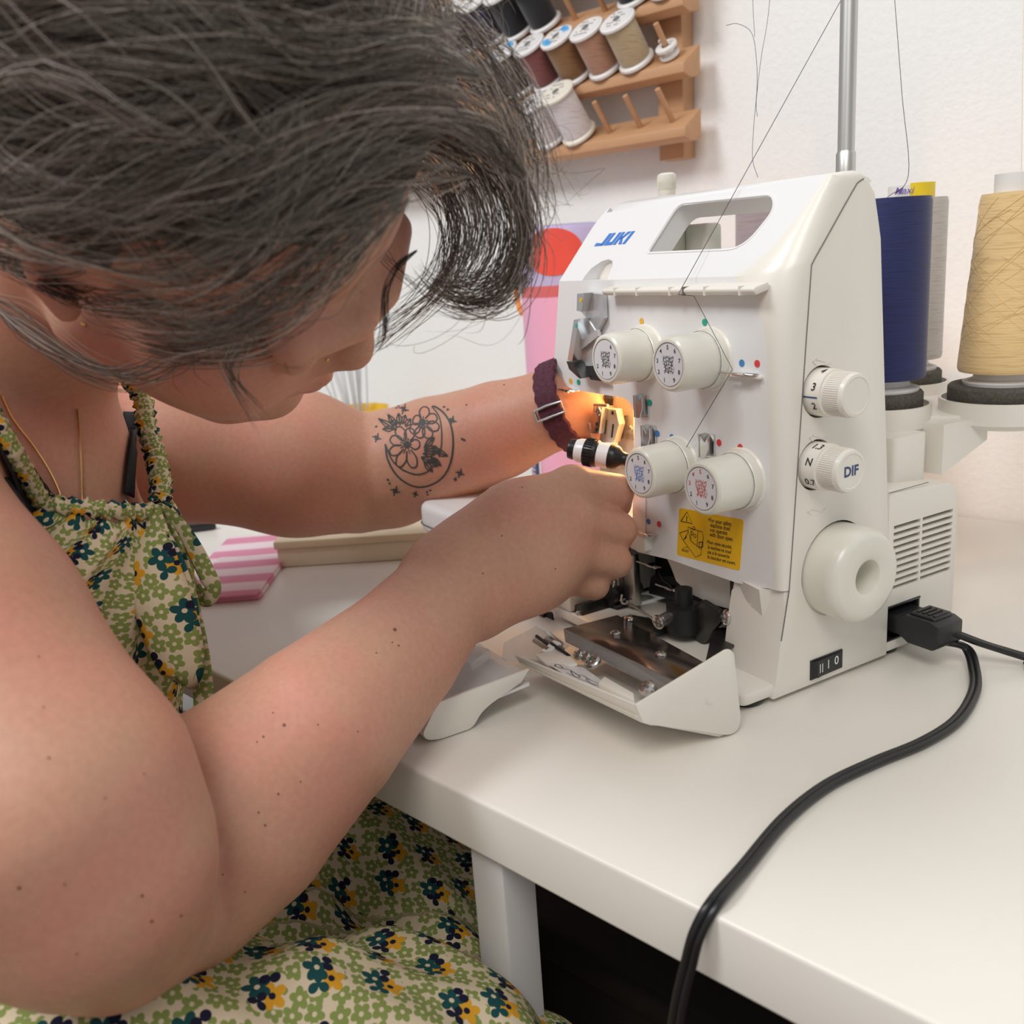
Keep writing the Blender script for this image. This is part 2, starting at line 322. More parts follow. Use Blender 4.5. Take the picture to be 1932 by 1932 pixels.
# stitch length and differential feed knobs
def side_knob(cy, cz, txts, cap):
    k = MB().lathe([(.0138, -.008), (.0138, .0105), (.0124, .0110), (.0124, .0240), (.0118, .0252), (.0102, .0256), (.0098, .0252), (0, .0252)], (0, cy, cz), NS, 44).build('feed_knob', 'white_plastic', SG, ang=30)
    r = MB(); 
    for i in range(64):
        a = 2*PI*i/64; d = np.array([0, math.cos(a), math.sin(a)]); t = np.array([0, -math.sin(a), math.cos(a)])
        r.obox(np.array([.0172, cy, cz])+d*.0125, NS, t, d, (.0105, .0006, .0006))
    r.build('knurling', 'white_plastic', k)
    MB().lathe([(.0150, 0), (.0150, .0003)], (-.0098, cy, cz), NS, 32).build('knob_well', 'groove', k)
    tm = MB()
    for s, a in txts:
        a = math.radians(a); d = np.array([0, math.cos(a), math.sin(a)]); t = np.array([0, -math.sin(a), math.cos(a)])
        text(tm, s, .0062, np.array([.0062, cy, cz])+d*.01395, NS*1.0, -t, bold=.00012, shear=.1)
    tm.build('scale_numbers', 'black_ink', k, recalc=False)
    return k
k1 = side_knob(.0605, .1855, [('3', 160), ('2', 207), ('4', 112)], None)
ln = MB(); a = math.radians(184); d = np.array([0, math.cos(a), math.sin(a)]); t = np.array([0, -math.sin(a), math.cos(a)])
ln.obox(np.array([.0045, .0605, .1855])+d*.0139, NS, t, d, (.0100, .0008, .0003)); ln.build('index_line', 'blue_grey_ink', k1)
k2 = side_knob(.0575, .1430, [('N', 160), ('0.7', 212), ('1.3', 115)], 'DIF')
q = MB(); text(q, 'DIF', .0082, (.02535, .0575, .1430), (0, 1, 0), ZU, bold=.00025); q.build('knob_lettering', 'blue_grey_ink', k2, recalc=False)
for (cy, cz) in ((.063, .2035), (.061, .1600), (.0605, .1160)):      # raised arrows moulded above the knobs
    q = MB(); 
    for dy, dz, l, an in ((-.008, .001, .004, .7), (-.008, -.001, .004, -.7), (-.003, 0, .008, -.3), (.004, -.002, .004, .4)):
        q.obox((0.0001, cy+dy, cz+dz), (0, math.cos(an), math.sin(an)), (0, -math.sin(an), math.cos(an)), NS, (l, .0007, .0006))
    q.build('moulded_arrow', 'white_plastic', SG)
# rocker switch
sw = MB().prism([(.0550, .0070), (.0550, .0200), (.0834, .0200), (.0834, .0076)], lambda u, v, w: (w, u, v), -.001, .0009).build('rocker_switch', 'black_plastic', SG)
MB().add([(.0005, .0560, .0082), (.0030, .0590, .0082), (.0016, .0694, .0082), (.0012, .0824, .0086), (.0005, .0560, .0190), (.0030, .0590, .0190), (.0016, .0694, .0190), (.0012, .0824, .0190)],
         [(0, 1, 5, 4), (1, 2, 6, 5), (2, 3, 7, 6), (4, 5, 6, 7), (0, 3, 2, 1)]).build('rocker', 'black_plastic', sw)
q = MB(); 
for y in (.0612, .0632): q.obox((.00275, y, .0138), (0, 1, 0), ZU, NS, (.00055, .0058, .0002))
q.obox((.00165, .0698, .0140), (0, 1, 0), ZU, NS, (.00065, .0058, .0002))
text(q, '0', .0080, (.00150, .0773, .0142), (0, 1, 0), ZU, bold=.00008)
q.build('switch_symbols', 'white_ink', sw, recalc=False)
# ---- tension dials
LOOPS = [[(-1, .5), (-.5, 1), (-.2, .3), (-.6, -.6), (-.1, -1), (.3, -.4), (.1, .6), (.5, 1), (.8, .3), (.5, -.8), (.9, -1)]]
def dial(cx, cz, ink, numcol, faded=(), L=.033):
    fy = YF-L
    d = MB().lathe([(.0178, L+.001), (.0178, L-.0065), (.0172, L-.0075), (.0168, L-.0078), (.0166, .004), (.0158, .0012), (.0146, .0002), (.0132, 0), (.0129, .0006), (0, .0006)], (cx, fy, cz), (0, 1, 0), 48).build('tension_dial', 'cream_plastic', SG, ang=30)
    MB().lathe([(.01735, L-.0078), (.01735, L-.0068)], (cx, fy, cz), (0, 1, 0), 40, caps=False).build('dial_gap', 'groove', d)
    MB().lathe([(.0129, .0007), (.0129, .0003), (0, .0003)], (cx, fy, cz), (0, 1, 0), 40, caps=False).build('dial_face', 'dial_face', d)
    MB().lathe([(.0130, .0002), (.0126, .0002)], (cx, fy, cz), (0, 1, 0), 40, caps=False).build('face_ring', 'groove', d)
    a_, b_ = MB(), MB()
    for n_ in range(1, 10):
        if n_ in faded: continue
        an = math.radians(247-38.6*(n_-1)); p = np.array([cx+.0101*math.cos(an), fy+.0001, cz+.0101*math.sin(an)])
        text(b_ if (numcol and 3 <= n_ <= 5) else a_, str(n_), .0036, p, XU, ZU, bold=.00005)
    a_.build('dial_numbers', 'black_ink', d, recalc=False)
    if numcol: b_.build('dial_numbers', numcol, d, recalc=False)
    g_ = MB()
    for i in range(4):
        x = cx-.0036+i*.0024; p = [np.array([x+.0009*math.sin(t*5+i), fy+.0001, cz-.0052+.0104*t]) for t in np.linspace(0, 1, 14)]; stroke(g_, p, .00032, NF)
        p = [np.array([x+.0013*math.sin(t*7+i*2), fy+.0001, cz-.0052+.0104*t]) for t in np.linspace(0, 1, 18)]; stroke(g_, p, .00022, NF)
    for i in range(5):
        z = cz-.0040+i*.0020; p = [np.array([cx-.0042+.0084*t, fy+.0001, z+.0005*math.sin(t*11+i)]) for t in np.linspace(0, 1, 16)]; stroke(g_, p, .00026, NF)
    g_.build('stitch_diagram', ink, d, recalc=False)
    MB().lathe([(.0185, 0), (.0195, .0012), (.0195, .004)], (cx, YF-.0015, cz), (0, 1, 0), 40).build('dial_collar', 'white_plastic', d)
    return d
dial(-.1205, .2044, 'black_ink', None, (3, 4, 5)); dial(-.0590, .2046, 'black_ink', None)
dial(-.0900, .1340, 'blue_ink', None, (3,)); dial(-.0325, .1340, 'red_ink', 'red_ink')
for n_, pts in (('dot_yellow', ((1211, 606), (1077, 719))), ('dot_green', ((1330, 608), (1092, 721), (1227, 760))), ('dot_blue', ((1400, 685), (1241, 818), (1268, 825), (1224, 984))), ('dot_red', ((1429, 686), (1357, 835), (1397, 844), (1244, 989)))):
    for (x, y) in pts:
        q = MB(); disc(q, Fp(x, y)+NF*.0001, NF, .0021, .0003, 18); q.build('colour_dot', n_, SG)
# ---- name on the sloped top: slanted block letters
q = MB()
def LT(poly, x0, wd_):
    for pl in poly:
        q.prism([(u*wd_, v) for u, v in pl], lambda u, v, w: SL(x0+u+v*.0040, .0333+(v-.5)*.0098, -.0001-w), 0, .0003)
JL = [[(.0, 0), (.72, 0), (.82, .15), (.1, .25), (0, .25)], [(.62, 0), (.92, .0), (.92, 1), (.62, 1)]]
UL = [[(0, 0), (.28, 0), (.28, 1), (0, 1)], [(.28, 0), (.72, 0), (.72, .25), (.28, .25)], [(.72, 0), (1, 0), (1, 1), (.72, 1)]]
KL = [[(0, 0), (.28, 0), (.28, 1), (0, 1)], [(.28, .40), (.62, 1), (.98, 1), (.52, .40)], [(.30, .62), (.45, .66), (1, 0), (.64, 0)]]
IL = [[(0, 0), (.3, 0), (.3, 1), (0, 1)]]
LT(JL, -.1955, .0112); LT(UL, -.1840, .0092); LT(KL, -.1735, .0096); LT(IL, -.1630, .0100)
q.build('maker_name', 'blue_ink', SG, label='blue maker lettering on the sloped top')
# ---- thread guides
gb = MB(); L_ = Fp(1135, 552, YF-.008); R_ = Fp(1452, 547, YF-.008)
zc = .2452
gb.prism([(YF+.001, zc-.0005), (YF-.0085, zc-.0025), (YF-.0105, zc-.0005), (YF-.0105, zc+.0012), (YF-.008, zc+.0022), (YF+.001, zc+.0040)], lambda u, v, w: (w, u, v), -.152, -.0125)
gb.build('thread_bar', 'white_plastic', SG, bevel=.0007)
for x in (-.0235, -.052, -.0705, -.083, -.115, -.138): MB().box((x-.0006, YF-.0108, zc-.0026), (x+.0006, YF-.003, zc+.0026)).build('bar_notch', 'groove' if x in (-.0705,) else 'cream_plastic', SG)
def clip_guide(c_, w=.022, m='chrome'):
    c_ = np.asarray(c_); g = MB()
    g.cyl(c_+np.array([-w*.55, -.0075, 0]), c_+np.array([w*.1, -.0075, .0003]), .0007, n=8)
    g.cyl(c_+np.array([-w*.05, -.0070, -.0004]), c_+np.array([w*.30, -.0070, -.0004]), .0010, n=8)
    g.box(tuple(c_+np.array([-w*.1, -.0070, -.0006])), tuple(c_+np.array([w*.48, .001, .0000])))
    g.cyl(c_+np.array([w*.3, -.0060, .0002]), c_+np.array([w*.55, -.003, -.0002]), .0006, n=8)
    return g.build('thread_guide', m, SG)
clip_guide(Fp(1402, 702, YF), .026); MB().box(tuple(Fp(1402, 702)+np.array([-.010, -.003, -.0030])), tuple(Fp(1402, 702)+np.array([.016, .001, -.0010]))).build('guide_base', 'white_plastic', SG, bevel=.0008)
clip_guide(Fp(1078, 734, YF), .022); clip_guide(Fp(1226, 1003, YF), .020)
def ten_clip(px, py, dark=False):
    p = Fp(px, py, YF-.004); g = MB(); w, h = .0046, .0074
    g.obox(p+np.array([0, .003, 0]), XU, (0, 1, 0), ZU, (w*2, .0010, h*2)); g.obox(p+np.array([-w*.95, .001, 0]), XU, (0, 1, 0), ZU, (.0010, .006, h*2))
    g.prism([(-w*.6, -h), (w*.2, -h), (w*.9, -h*.1), (w*.9, h*.9), (w*.2, h*.25), (-w*.6, h*.8)], lambda u, v, t: p+np.array([u, t, v]), -.002, -.001)
    return g.build('thread_clip', 'chrome', SG)
ten_clip(1208, 767); ten_clip(1222, 824); ten_clip(1331, 842)
# ---- take-up cover of bright folded metal left of the first dial
def fpx(pts, ym): return [tuple(Fp(x, y, ym)[[0, 2]]) for x, y in pts]
g = MB().prism(fpx([(1104, 552), (1139, 555), (1141, 600), (1128, 625), (1115, 606), (1098, 587)], .0275), lambda u, v, w: (u, w, v), .0262, .0300).build('takeup_cover', 'plate_grey', SG)
MB().prism(fpx([(1091, 554), (1105, 553), (1099, 588), (1090, 586)], .020), lambda u, v, w: (u, w, v), .0190, .0270).build('folded_edge', 'chrome', g)
MB().prism(fpx([(1090, 602), (1111, 600), (1128, 627), (1128, 660), (1132, 700), (1118, 706), (1103, 690), (1083, 680)], .0270), lambda u, v, w: (u, w, v), .0255, .0300).build('lower_plate', 'plate_grey', g)
MB().prism(fpx([(1086, 603), (1095, 602), (1083, 681), (1074, 679)], .018), lambda u, v, w: (u, w, v), .0165, .0260).build('folded_edge', 'chrome', g)
MB().prism(fpx([(1073, 681), (1085, 684), (1101, 712), (1098, 714), (1078, 696)], .018), lambda u, v, w: (u, w, v), .0160, .0262).build('lower_lip', 'dark_metal', g)
MB().prism(fpx([(1094, 646), (1127, 622), (1130, 634), (1097, 661)], .0235), lambda u, v, w: (u, w, v), .0225, .0255).build('wire_fold', 'plate_grey', g)
MB().prism(fpx([(1101, 690), (1127, 690), (1145, 720), (1117, 716)], .0262), lambda u, v, w: (u, w, v), .0250, .0290).build('dark_cam', 'dark_metal', g)
for (px, py, mm, y_) in ((1096, 566, 'dot_yellow', .0189), (1088, 615, 'dot_green', .0164)):
    q = MB(); disc(q, Fp(px, py, y_), NF, .0016, .0002, 14); q.build('colour_dot', mm, g)
# grey inside of the take-up slot
MB().prism([(-.192, .2405), (-.1545, .2405), (-.1545, .268), (-.165, .268), (-.192, .256)], lambda u, v, w: (u, w, v), YF+.0125, YF+.020).build('slot_back', 'white_plastic', SG)
# ---- needle area: face plate, presser foot, needles, in the light of the machine's own lamp
g = MB().prism(fpx([(1144, 770), (1166, 772), (1172, 800), (1162, 835), (1134, 835), (1138, 800)], .052), lambda u, v, w: (u, w, v), .050, .056).build('needle_clamp', 'warm_steel', SG, bevel=.0006)
MB().prism(fpx([(1125, 766), (1142, 768), (1136, 818), (1119, 816)], .047), lambda u, v, w: (u, w, v), .044, .055).build('clamp_block', 'steel', g, bevel=.0006)
screw(Fp(1129, 776, .0438), NF, .0036, par=SG)
for (x, y) in ((1126, 800), (1126, 811)): q = MB(); disc(q, Fp(x, y, .0438), NF, .0013, .0003, 12); q.build('set_hole', 'dark', g)
q = MB(); disc(q, Fp(1156, 779, .0498), NF, .0014, .0003, 12); q.build('set_hole', 'dark', g)
for pts in (((1144, 792), (1141, 818)), ((1157, 800), (1154, 825))):
    q = MB(); q.tube([Fp(x, y, .0497) for x, y in pts], .0007, 6); q.build('groove_line', 'dark_metal', g)
MB().cyl(Fp(1121, 764, .042), Fp(1147, 765, .042), .0011, n=8).build('clamp_screw_bar', 'steel', SG)
fpw = MB().prism(fpx([(1172, 748), (1198, 748), (1200, 845), (1182, 870), (1158, 860), (1163, 800), (1170, 770)], .062), lambda u, v, w: (u, w, v), .060, .066).build('face_plate', 'warm_steel', SG, bevel=.0006)
MB().prism(rounded(fpx([(1172, 784), (1184, 784), (1178, 829), (1162, 829)], .0592), [0, 0, .006, .006]), lambda u, v, w: (u, w, v), .0585, .0605).build('plate_window', 'groove', fpw)
screw(Fp(1190, 808, .0598), NF, .0024, par=SG)
MB().box(tuple(Fp(1180, 828, .0600)), tuple(Fp(1193, 820, .0590)+np.array([0, .003, 0]))).build('plate_notch', 'dark', fpw)
MB().cyl(Fp(1164, 746, .070), Fp(1160, 830, .070), .0034, n=16).build('presser_bar', 'warm_steel', SG)
MB().cyl(Fp(1175, 746, .068), Fp(1168, 800, .068), .0030, n=16).build('needle_bar', 'warm_steel', SG)
MB().cyl(Fp(1150, 748, .066), Fp(1147, 768, .066), .0044, n=16).build('needle_bar_bush', 'dark_metal', SG)
MB().prism(fpx([(1140, 835), (1155, 836), (1153, 846), (1137, 845)], .048), lambda u, v, w: (u, w, v), .046, .054).build('needle_holder', 'cool_plastic', SG, bevel=.0006)
MB().tube(spline([Fp(1109, 795, .046), Fp(1112, 804, .046), Fp(1116, 822, .046), Fp(1121, 829, .046)], 4), [.0016]*4+[.0008]*5+[.0012]*4, 8).build('lamp_wire', 'warm_steel', SG)
MB().cyl(Fp(1178, 930, .050), Fp(1176, 1010, .050), .0022, n=12).build('needle', 'dark_metal', SG)
MB().prism(fpx([(1135, 862), (1200, 870), (1200, 915), (1135, 905)], .066), lambda u, v, w: (u, w, v), .064, .072).build('presser_foot', 'warm_steel', SG, bevel=.001)
MB().prism(rounded([(-.225, .030), (-.128, .030), (-.128, .118), (-.22, .118)], .008), lambda u, v, w: (u, v, w), .070, .0745).build('needle_plate', 'cream_plastic', SG, bevel=.001)
MB().box((-.130, .050, .072), (-.122, .118, .180)).build('arm_wall', 'cream_plastic', SG)
MB().lathe([(.002, 0), (.0045, .002), (.0055, .008), (.0045, .013), (.002, .014)], (-.176, .078, .1640), ZU, 16).build('lamp_bulb', mat('lamp_glass', (1, .78, .5), .3, emit=6), SG)
pl = bpy.data.lights.new('machine_lamp', 'POINT'); pl.energy = .85; pl.color = (1, .50, .17); pl.shadow_soft_size = .008
plo = bpy.data.objects.new('machine_lamp', pl); COL.objects.link(plo); plo.parent = SG; plo.location = (-.176, .068, .1600)
# ---- warning sticker
stq = [Fp(1282, 958), Fp(1402, 982), Fp(1396, 1077), Fp(1276, 1048)]
so = (stq[0]+stq[2])/2; su = (stq[1]-stq[0]+stq[2]-stq[3])/2; sv = (stq[0]-stq[3]+stq[1]-stq[2])/2
SWd, SHt = np.linalg.norm(su), np.linalg.norm(sv); su = su/SWd; sv = sv/SHt
def SK(u, v, l=.0003): return so+su*(u-.5)*SWd+sv*(.5-v)*SHt+NF*l
q = MB(); q.prism(rounded([(0, 0), (1, 0), (1, 1), (0, 1)], .05), lambda u, v, w: SK(u, v, w), 0, .0002)
stk = q.build('warning_sticker', 'sticker_yellow', SG)
q = MB(); th = SHt*.075
for s, u, v in (('\u2022For your safety', .475, .13), ('machine does', .515, .225), ('not operate', .515, .320), ('with door open.', .515, .415), ('\u2022Pour votre s\u00e9curit\u00e9,', .475, .575), ('la machine ne coud', .50, .675), ('pas si le couvercle', .50, .775), ('du boucleur est ouvert.', .50, .875)):
    sz = .0033 if v < .5 else .00275
    text(q, s, sz, SK(u, v), su*(.98), sv*1.25, 'LEFT', bold=.00004)
text(q, 'door', .0036, SK(.14, .855), su, sv*1.1, 'CENTER', bold=.00004)
text(q, '!', .0042, SK(.135, .20), su, sv*1.2, 'CENTER', bold=.0002)
q.build('sticker_text', 'black_ink', stk, recalc=False)
q = MB()
def sk_line(pts, w=.00045): stroke(q, [SK(u, v, .00035) for u, v in pts], w, NF)
sk_line([(.04, .27), (.135, .05), (.23, .27), (.04, .27), (.06, .22)], .0006)
sk_line([(.03, .52), (.17, .42), (.20, .55), (.22, .63), (.40, .76), (.40, .86), (.32, .95), (.10, .66), (.03, .52)]); sk_line([(.17, .42), (.16, .36), (.40, .40), (.42, .50), (.40, .76)]); sk_line([(.10, .66), (.16, .50), (.17, .42)])
sk_line([(.22, .38), (.22, .62)]); sk_line([(.33, .40), (.33, .70)]); sk_line([(.36, .62), (.42, .60), (.42, .70), (.36, .72), (.36, .62)], .0007); sk_line([(.12, .62), (.15, .56)], .0008); sk_line([(.12, .80), (.18, .78)], .0003)
for cu, cv in ((.235, .47), (.285, .51), (.26, .36)): sk_line([(cu+.02*math.cos(a), cv+.035*math.sin(a)) for a in np.linspace(0, 6.3, 12)])
q.build('sticker_drawing', 'black_ink', stk, recalc=False)
# ---- open looper compartment under the front cover
MB().prism(fpx([(1258, 1050), (1388, 1094), (1388, 1152), (1345, 1140), (1300, 1118), (1277, 1096), (1268, 1072)], .047), lambda u, v, w: (u, w, v), .046, .050).build('inner_cover', 'white_plastic', SG, bevel=.0008)
MB().prism(rounded(fpx([(1190, 1000), (1225, 1006), (1226, 1042), (1204, 1036), (1194, 1030)], YF-.002), .003), lambda u, v, w: (u, w, v), YF-.006, YF+.004).build('cover_latch', 'white_plastic', SG, bevel=.001)
q = MB(); q.box((-.180, .085, .012), (-.044, .090, .0720)); q.box((-.0470, .034, .012), (-.0445, .09, .068)); q.box((-.185, .050, .012), (-.180, .09, .070)); q.box((-.180, .052, .068), (-.046, .09, .0705))
q.build('compartment_lining', 'dark', SG)
lop = MB(); lop.prism(fpx([(1180, 1052), (1200, 1046), (1206, 1142), (1186, 1142)], .040), lambda u, v, w: (u, w, v), .037, .043); lop.build('looper_arm', 'steel', SG, bevel=.001)
q = MB(); q.lathe([(.0085, 0), (.0085, .004), (.0055, .006), (.0055, .030)], Fp(1146, 1124, .028), (0, 1, 0), 24); q.build('looper_boss', 'dark_metal', SG)
q = MB(); q.lathe([(.0036, 0), (.0036, .001)], Fp(1146, 1124, .0275), (0, 1, 0), 16); q.build('boss_socket', 'dark', SG)
MB().prism(fpx([(1150, 1135), (1172, 1140), (1168, 1172), (1156, 1170)], .034), lambda u, v, w: (u, w, v), .030, .040).build('looper_lever', 'dark_metal', SG)
MB().tube(spline([Fp(1173, 1122, .026), Fp(1172, 1135, .026), Fp(1180, 1139, .026), Fp(1184, 1134, .026), Fp(1187, 1137, .026), Fp(1191, 1130, .026)], 5), .0008, 6).build('looper_wire', 'chrome', SG)
MB().tube(spline([Fp(1157, 1108, .030), Fp(1160, 1094, .030), Fp(1166, 1094, .030), Fp(1167, 1104, .030)], 5), .0006, 6).build('looper_hook', 'chrome', SG)
MB().cyl(Fp(1190, 1140, .026), Fp(1235, 1170, .018), .0009, n=8).build('link_rod', 'steel', SG)
MB().cyl(Fp(1247, 1172, .012), Fp(1274, 1158, .026), .0042, n=20).build('looper_shaft', 'steel', SG)
screw(Fp(1243, 1173, .0115), Fp(1247, 1172, .012)-Fp(1274, 1158, .026), .0050, h=.0022)
q = MB(); q.lathe([(.012, 0), (.012, .018), (.006, .019), (.006, .030)], Fp(1291, 1178, .032)-np.array([0, 0, .004]), ZU, 24); q.build('cam_housing', 'dark', SG, bevel=0)
MB().prism(fpx([(1165, 1165), (1205, 1172), (1245, 1188), (1245, 1200), (1190, 1194), (1165, 1180)], .020), lambda u, v, w: (u, w, v), .014, .032).build('lower_bracket', 'dark_metal', SG, bevel=.002)
MB().prism(fpx([(1295, 1085), (1340, 1110), (1340, 1150), (1225, 1120), (1230, 1085)], .060), lambda u, v, w: (u, w, v), .058, .070).build('drive_arm', 'dark', SG, bevel=.002)
MB().prism(fpx([(1330, 1130), (1362, 1150), (1366, 1172), (1330, 1215), (1295, 1190), (1300, 1150)], .036), lambda u, v, w: (u, w, v), .0335, .038).build('splash_guard', 'dark_metal', SG, bevel=.002)
screw(Fp(1371, 1165, .031), np.array([-.35, -1, .15]), .0052, h=.0026, m='chrome')
clip_guide(Fp(1235, 1062, .045), .020); clip_guide(Fp(1272, 1105, .044), .020)
# black polished guard plate with screws, and the clear rail in front of it
def zp(pts, z): return [tuple(Tp(x, y, z)[:2]) for x, y in pts]
gp = MB().prism(zp([(1063, 1186), (1165, 1160), (1330, 1250), (1300, 1296)], .030), lambda u, v, w: (u, v, w), .0288, .0300).build('guard_plate', 'burnished', SG, bevel=.0004)
fa, fb = Tp(1063, 1186, .030), Tp(1300, 1296, .030)
MB().add([fa, fb, fb+np.array([0, .001, -.010]), fa+np.array([0, .001, -.010])], [(0, 1, 2, 3)]).build('plate_front', 'burnished', gp)
for px, py in ((1162, 1196), (1247, 1236), (1187, 1168)): screw(Tp(px, py, .0300), ZU, .0036, h=.0020)
for px, py, r_ in ((1120, 1250, .0056), (1222, 1300, .0052)): screw(Tp(px, py, .022), (0, -.55, .8), r_, h=.0034)
for px, py in ((1093, 1236), (1107, 1240)): screw(Tp(px, py, .025), (0, -.7, .7), .0036, h=.0028)
MB().prism(zp([(1330, 1250), (1388, 1215), (1390, 1180), (1345, 1185)], .026), lambda u, v, w: (u, v, w), .024, .026).build('side_guard', 'dark_metal', SG, bevel=.0006)
q = MB(); A, B = Tp(1045, 1190, .030), Tp(1312, 1318, .026)
q.tube([A, A*.5+B*.5, B], .0045, 12); q.build('clear_rail', 'clear_thin', SG)
MB().tube([B, B+np.array([.006, .004, .004])], .0062, 16).build('rail_end', 'clear', SG)
# left end of the base with its hollow foot
lb = MB().prism([(.000, .0120), (.000, .046), (.040, .060), (.085, .066), (.085, .012)], lambda u, v, w: (w, u, v), -.200, -.180).build('base_end', 'white_plastic', SG, bevel=.003)
MB().prism(rounded(fpx([(1004, 1143), (1020, 1153), (1042, 1155), (1046, 1178), (1026, 1176), (1012, 1162)], -.0005), .002), lambda u, v, w: (u, w, v), -.0012, .000).build('foot_recess', 'dark', lb)
q = MB(); q.lathe([(.0042, 0), (.0042, .003), (.0026, .0031), (.0026, .001)], Fp(1027, 1166, -.001), NF, 20); q.build('foot_bolt', 'dark_metal', lb)
screw(Fp(1093, 1160, .004), NF, .0034, par=SG)
MB().prism(fpx([(1078, 1140), (1100, 1140), (1104, 1170), (1086, 1168)], .006), lambda u, v, w: (u, w, v), .004, .03).build('foot_bracket', 'dark_metal', SG, bevel=.001)
# cloth plate swung out on the left
o = MB().prism(rounded([(-.3080, -.060), (-.200, -.060), (-.190, .085), (-.300, .085)], .016, 8), lambda u, v, w: (u, v, w), .062, .0875).build('cloth_plate', 'cool_plastic', SG, bevel=.006, seg=3)
MB().prism(rounded([(-.3090, -.061), (-.200, -.061), (-.190, .085), (-.301, .085)], .016, 8), lambda u, v, w: (u, v, w), .0700, .0706).build('seam_line', 'groove', SG)
MB().cyl((-.22, .01, .012), (-.22, .01, .063), .012, n=20).build('plate_hinge', 'white_plastic', SG)
# ---- looper door, let down towards the sewer
XD = .0125
dp = [Sp(x, y, XD)[1:] for x, y in ((1200, 1331), (1372, 1226), (1380, 1226), (1386, 1234), (1399, 1359), (1392, 1385), (1374, 1397), (1215, 1366))]
dp = [(a, max(b, .0012)) for a, b in dp]
door = MB().prism(rounded(dp, [0, .002, .002, 0, .004, .006, .006, .002]), lambda u, v, w: (w, u, v), XD-.0022, XD).build('looper_door', 'white_plastic', SG, bevel=.0007)
lip = Sp(1200, 1331, XD); lo_ = Sp(1215, 1366, XD); XL = -.112
pan = [(lip[1], lip[2]), (lo_[1], lo_[2]), (-.030, .0012), (-.020, .0015), (-.016, .005), (-.0185, .006), (-.029, .0035), (lo_[1]+.0015, lo_[2]+.003), (lip[1]+.002, lip[2])]
MB().prism(pan, lambda u, v, w: (w, u, v-(XD-w)*.11*min(1, v/.041)), XL, XD-.0020).build('door_panel', 'white_plastic', door, bevel=.0004)
MB().prism([(lip[1]+.001, lip[2]-.0075), (lip[1]+.012, lip[2]-.0085), (-.052, .016), (-.052, .0145), (lip[1]+.011, .0245)], lambda u, v, w: (w, u, v-(XD-w)*.11*min(1, v/.041)), XL+.002, XD-.003).build('door_shelf', 'cream_plastic', door)
MB().prism(zp([(1128, 1290), (1140, 1276), (1196, 1308), (1198, 1324)], .033), lambda u, v, w: (u, v, w), .0285, .0335).build('door_block', 'white_plastic', door, bevel=.001)
MB().prism([(lip[1]-.0005, lip[2]-.001), (lip[1]-.002, lip[2]-.012), (lip[1]+.03, .014), (lip[1]+.05, .024), (lip[1]+.025, lip[2]+.004)], lambda u, v, w: (w, u, v-.008), XL-.012, XL-.011).build('clear_side', 'clear', door)
card = MB().prism(zp([(1030, 1262), (1100, 1250), (1165, 1300), (1095, 1308)], .0275), lambda u, v, w: (u, v, w-(v+.07)*.35), .0262, .0265).build('instruction_card', 'cool_plastic', door)
q = MB()
for pts in ([(1045, 1268), (1060, 1272), (1075, 1270), (1090, 1280), (1100, 1278), (1115, 1288)], [(1070, 1282), (1090, 1290), (1110, 1296), (1125, 1300)], [(1078, 1272), (1095, 1284), (1085, 1288), (1078, 1276), (1078, 1272)], [(1105, 1284), (1130, 1292), (1138, 1299), (1120, 1298), (1105, 1288)], [(1048, 1264), (1056, 1262), (1062, 1270), (1050, 1270), (1048, 1264)]):
    P3 = [Tp(x, y, .0275) for x, y in pts]; P3 = [p+np.array([0, 0, -(p[1]+.07)*.35-.0006]) for p in spline(P3, 4)]; stroke(q, P3, .0005, (0, .33, .94))
q.build('card_drawing', 'black_ink', card, recalc=False)
for k, (p0, p1, r_, m_) in enumerate((((1008, 1208), (1035, 1226), .0016, 'steel'), ((1012, 1200), (1042, 1222), .0011, 'dark_metal'), ((1030, 1205), (1062, 1226), .0016, 'steel'), ((1040, 1214), (1074, 1238), .0012, 'dark_metal'), ((1034, 1196), (1060, 1216), .0018, 'chrome'))):
    MB().cyl(Tp(*p0, .030), Tp(*p1, .028), r_, n=8).build('spare_needle', m_, door)
MB().obox(Tp(1040, 1222, .0285), (1, .2, 0), (-.2, 1, .3), (0, -.3, 1), (.006, .012, .002)).build('needle_case', 'cool_plastic', door)
MB().prism(zp([(1010, 1240), (1060, 1228), (1090, 1258), (1040, 1266)], .026), lambda u, v, w: (u, v, w), .0262, .0282).build('tool_tray', 'white_plastic', door, bevel=.0006)
# ---- white waste cover standing open in front, clear flap on top
XE = -.088
ep = [Sp(x, y, XE)[1:] for x, y in ((1000, 1262), (985, 1287), (925, 1330), (908, 1346), (893, 1376), (868, 1392), (830, 1402), (806, 1397), (797, 1386), (826, 1326))]
ep = [(a, max(b, .0008)) for a, b in ep]
wc = MB().prism(rounded(ep, [0, 0, .004, .006, .006, .003, .006, .006, .004, .002]), lambda u, v, w: (w, u, v), XE-.0025, XE).build('waste_cover', 'white_plastic', SG, bevel=.0006)
sh = [ep[9], ep[8], ep[7], ep[6], (ep[6][0]-.001, ep[6][1]+.0025), (ep[7][0]+.0015, ep[7][1]+.002), (ep[8][0]+.0025, ep[8][1]), (ep[9][0]+.002, ep[9][1])]
MB().prism(sh, lambda u, v, w: (w, u, v), XE-.10, XE-.002).build('cover_front', 'white_plastic', wc, bevel=.0005)
MB().prism([(ep[9][0], ep[9][1]-.003), (ep[0][0], ep[0][1]-.004), (ep[0][0], ep[0][1]-.0055), (ep[9][0], ep[9][1]-.0045)], lambda u, v, w: (w, u, v), XE-.10, XE-.002).build('clear_flap', 'clear', wc)
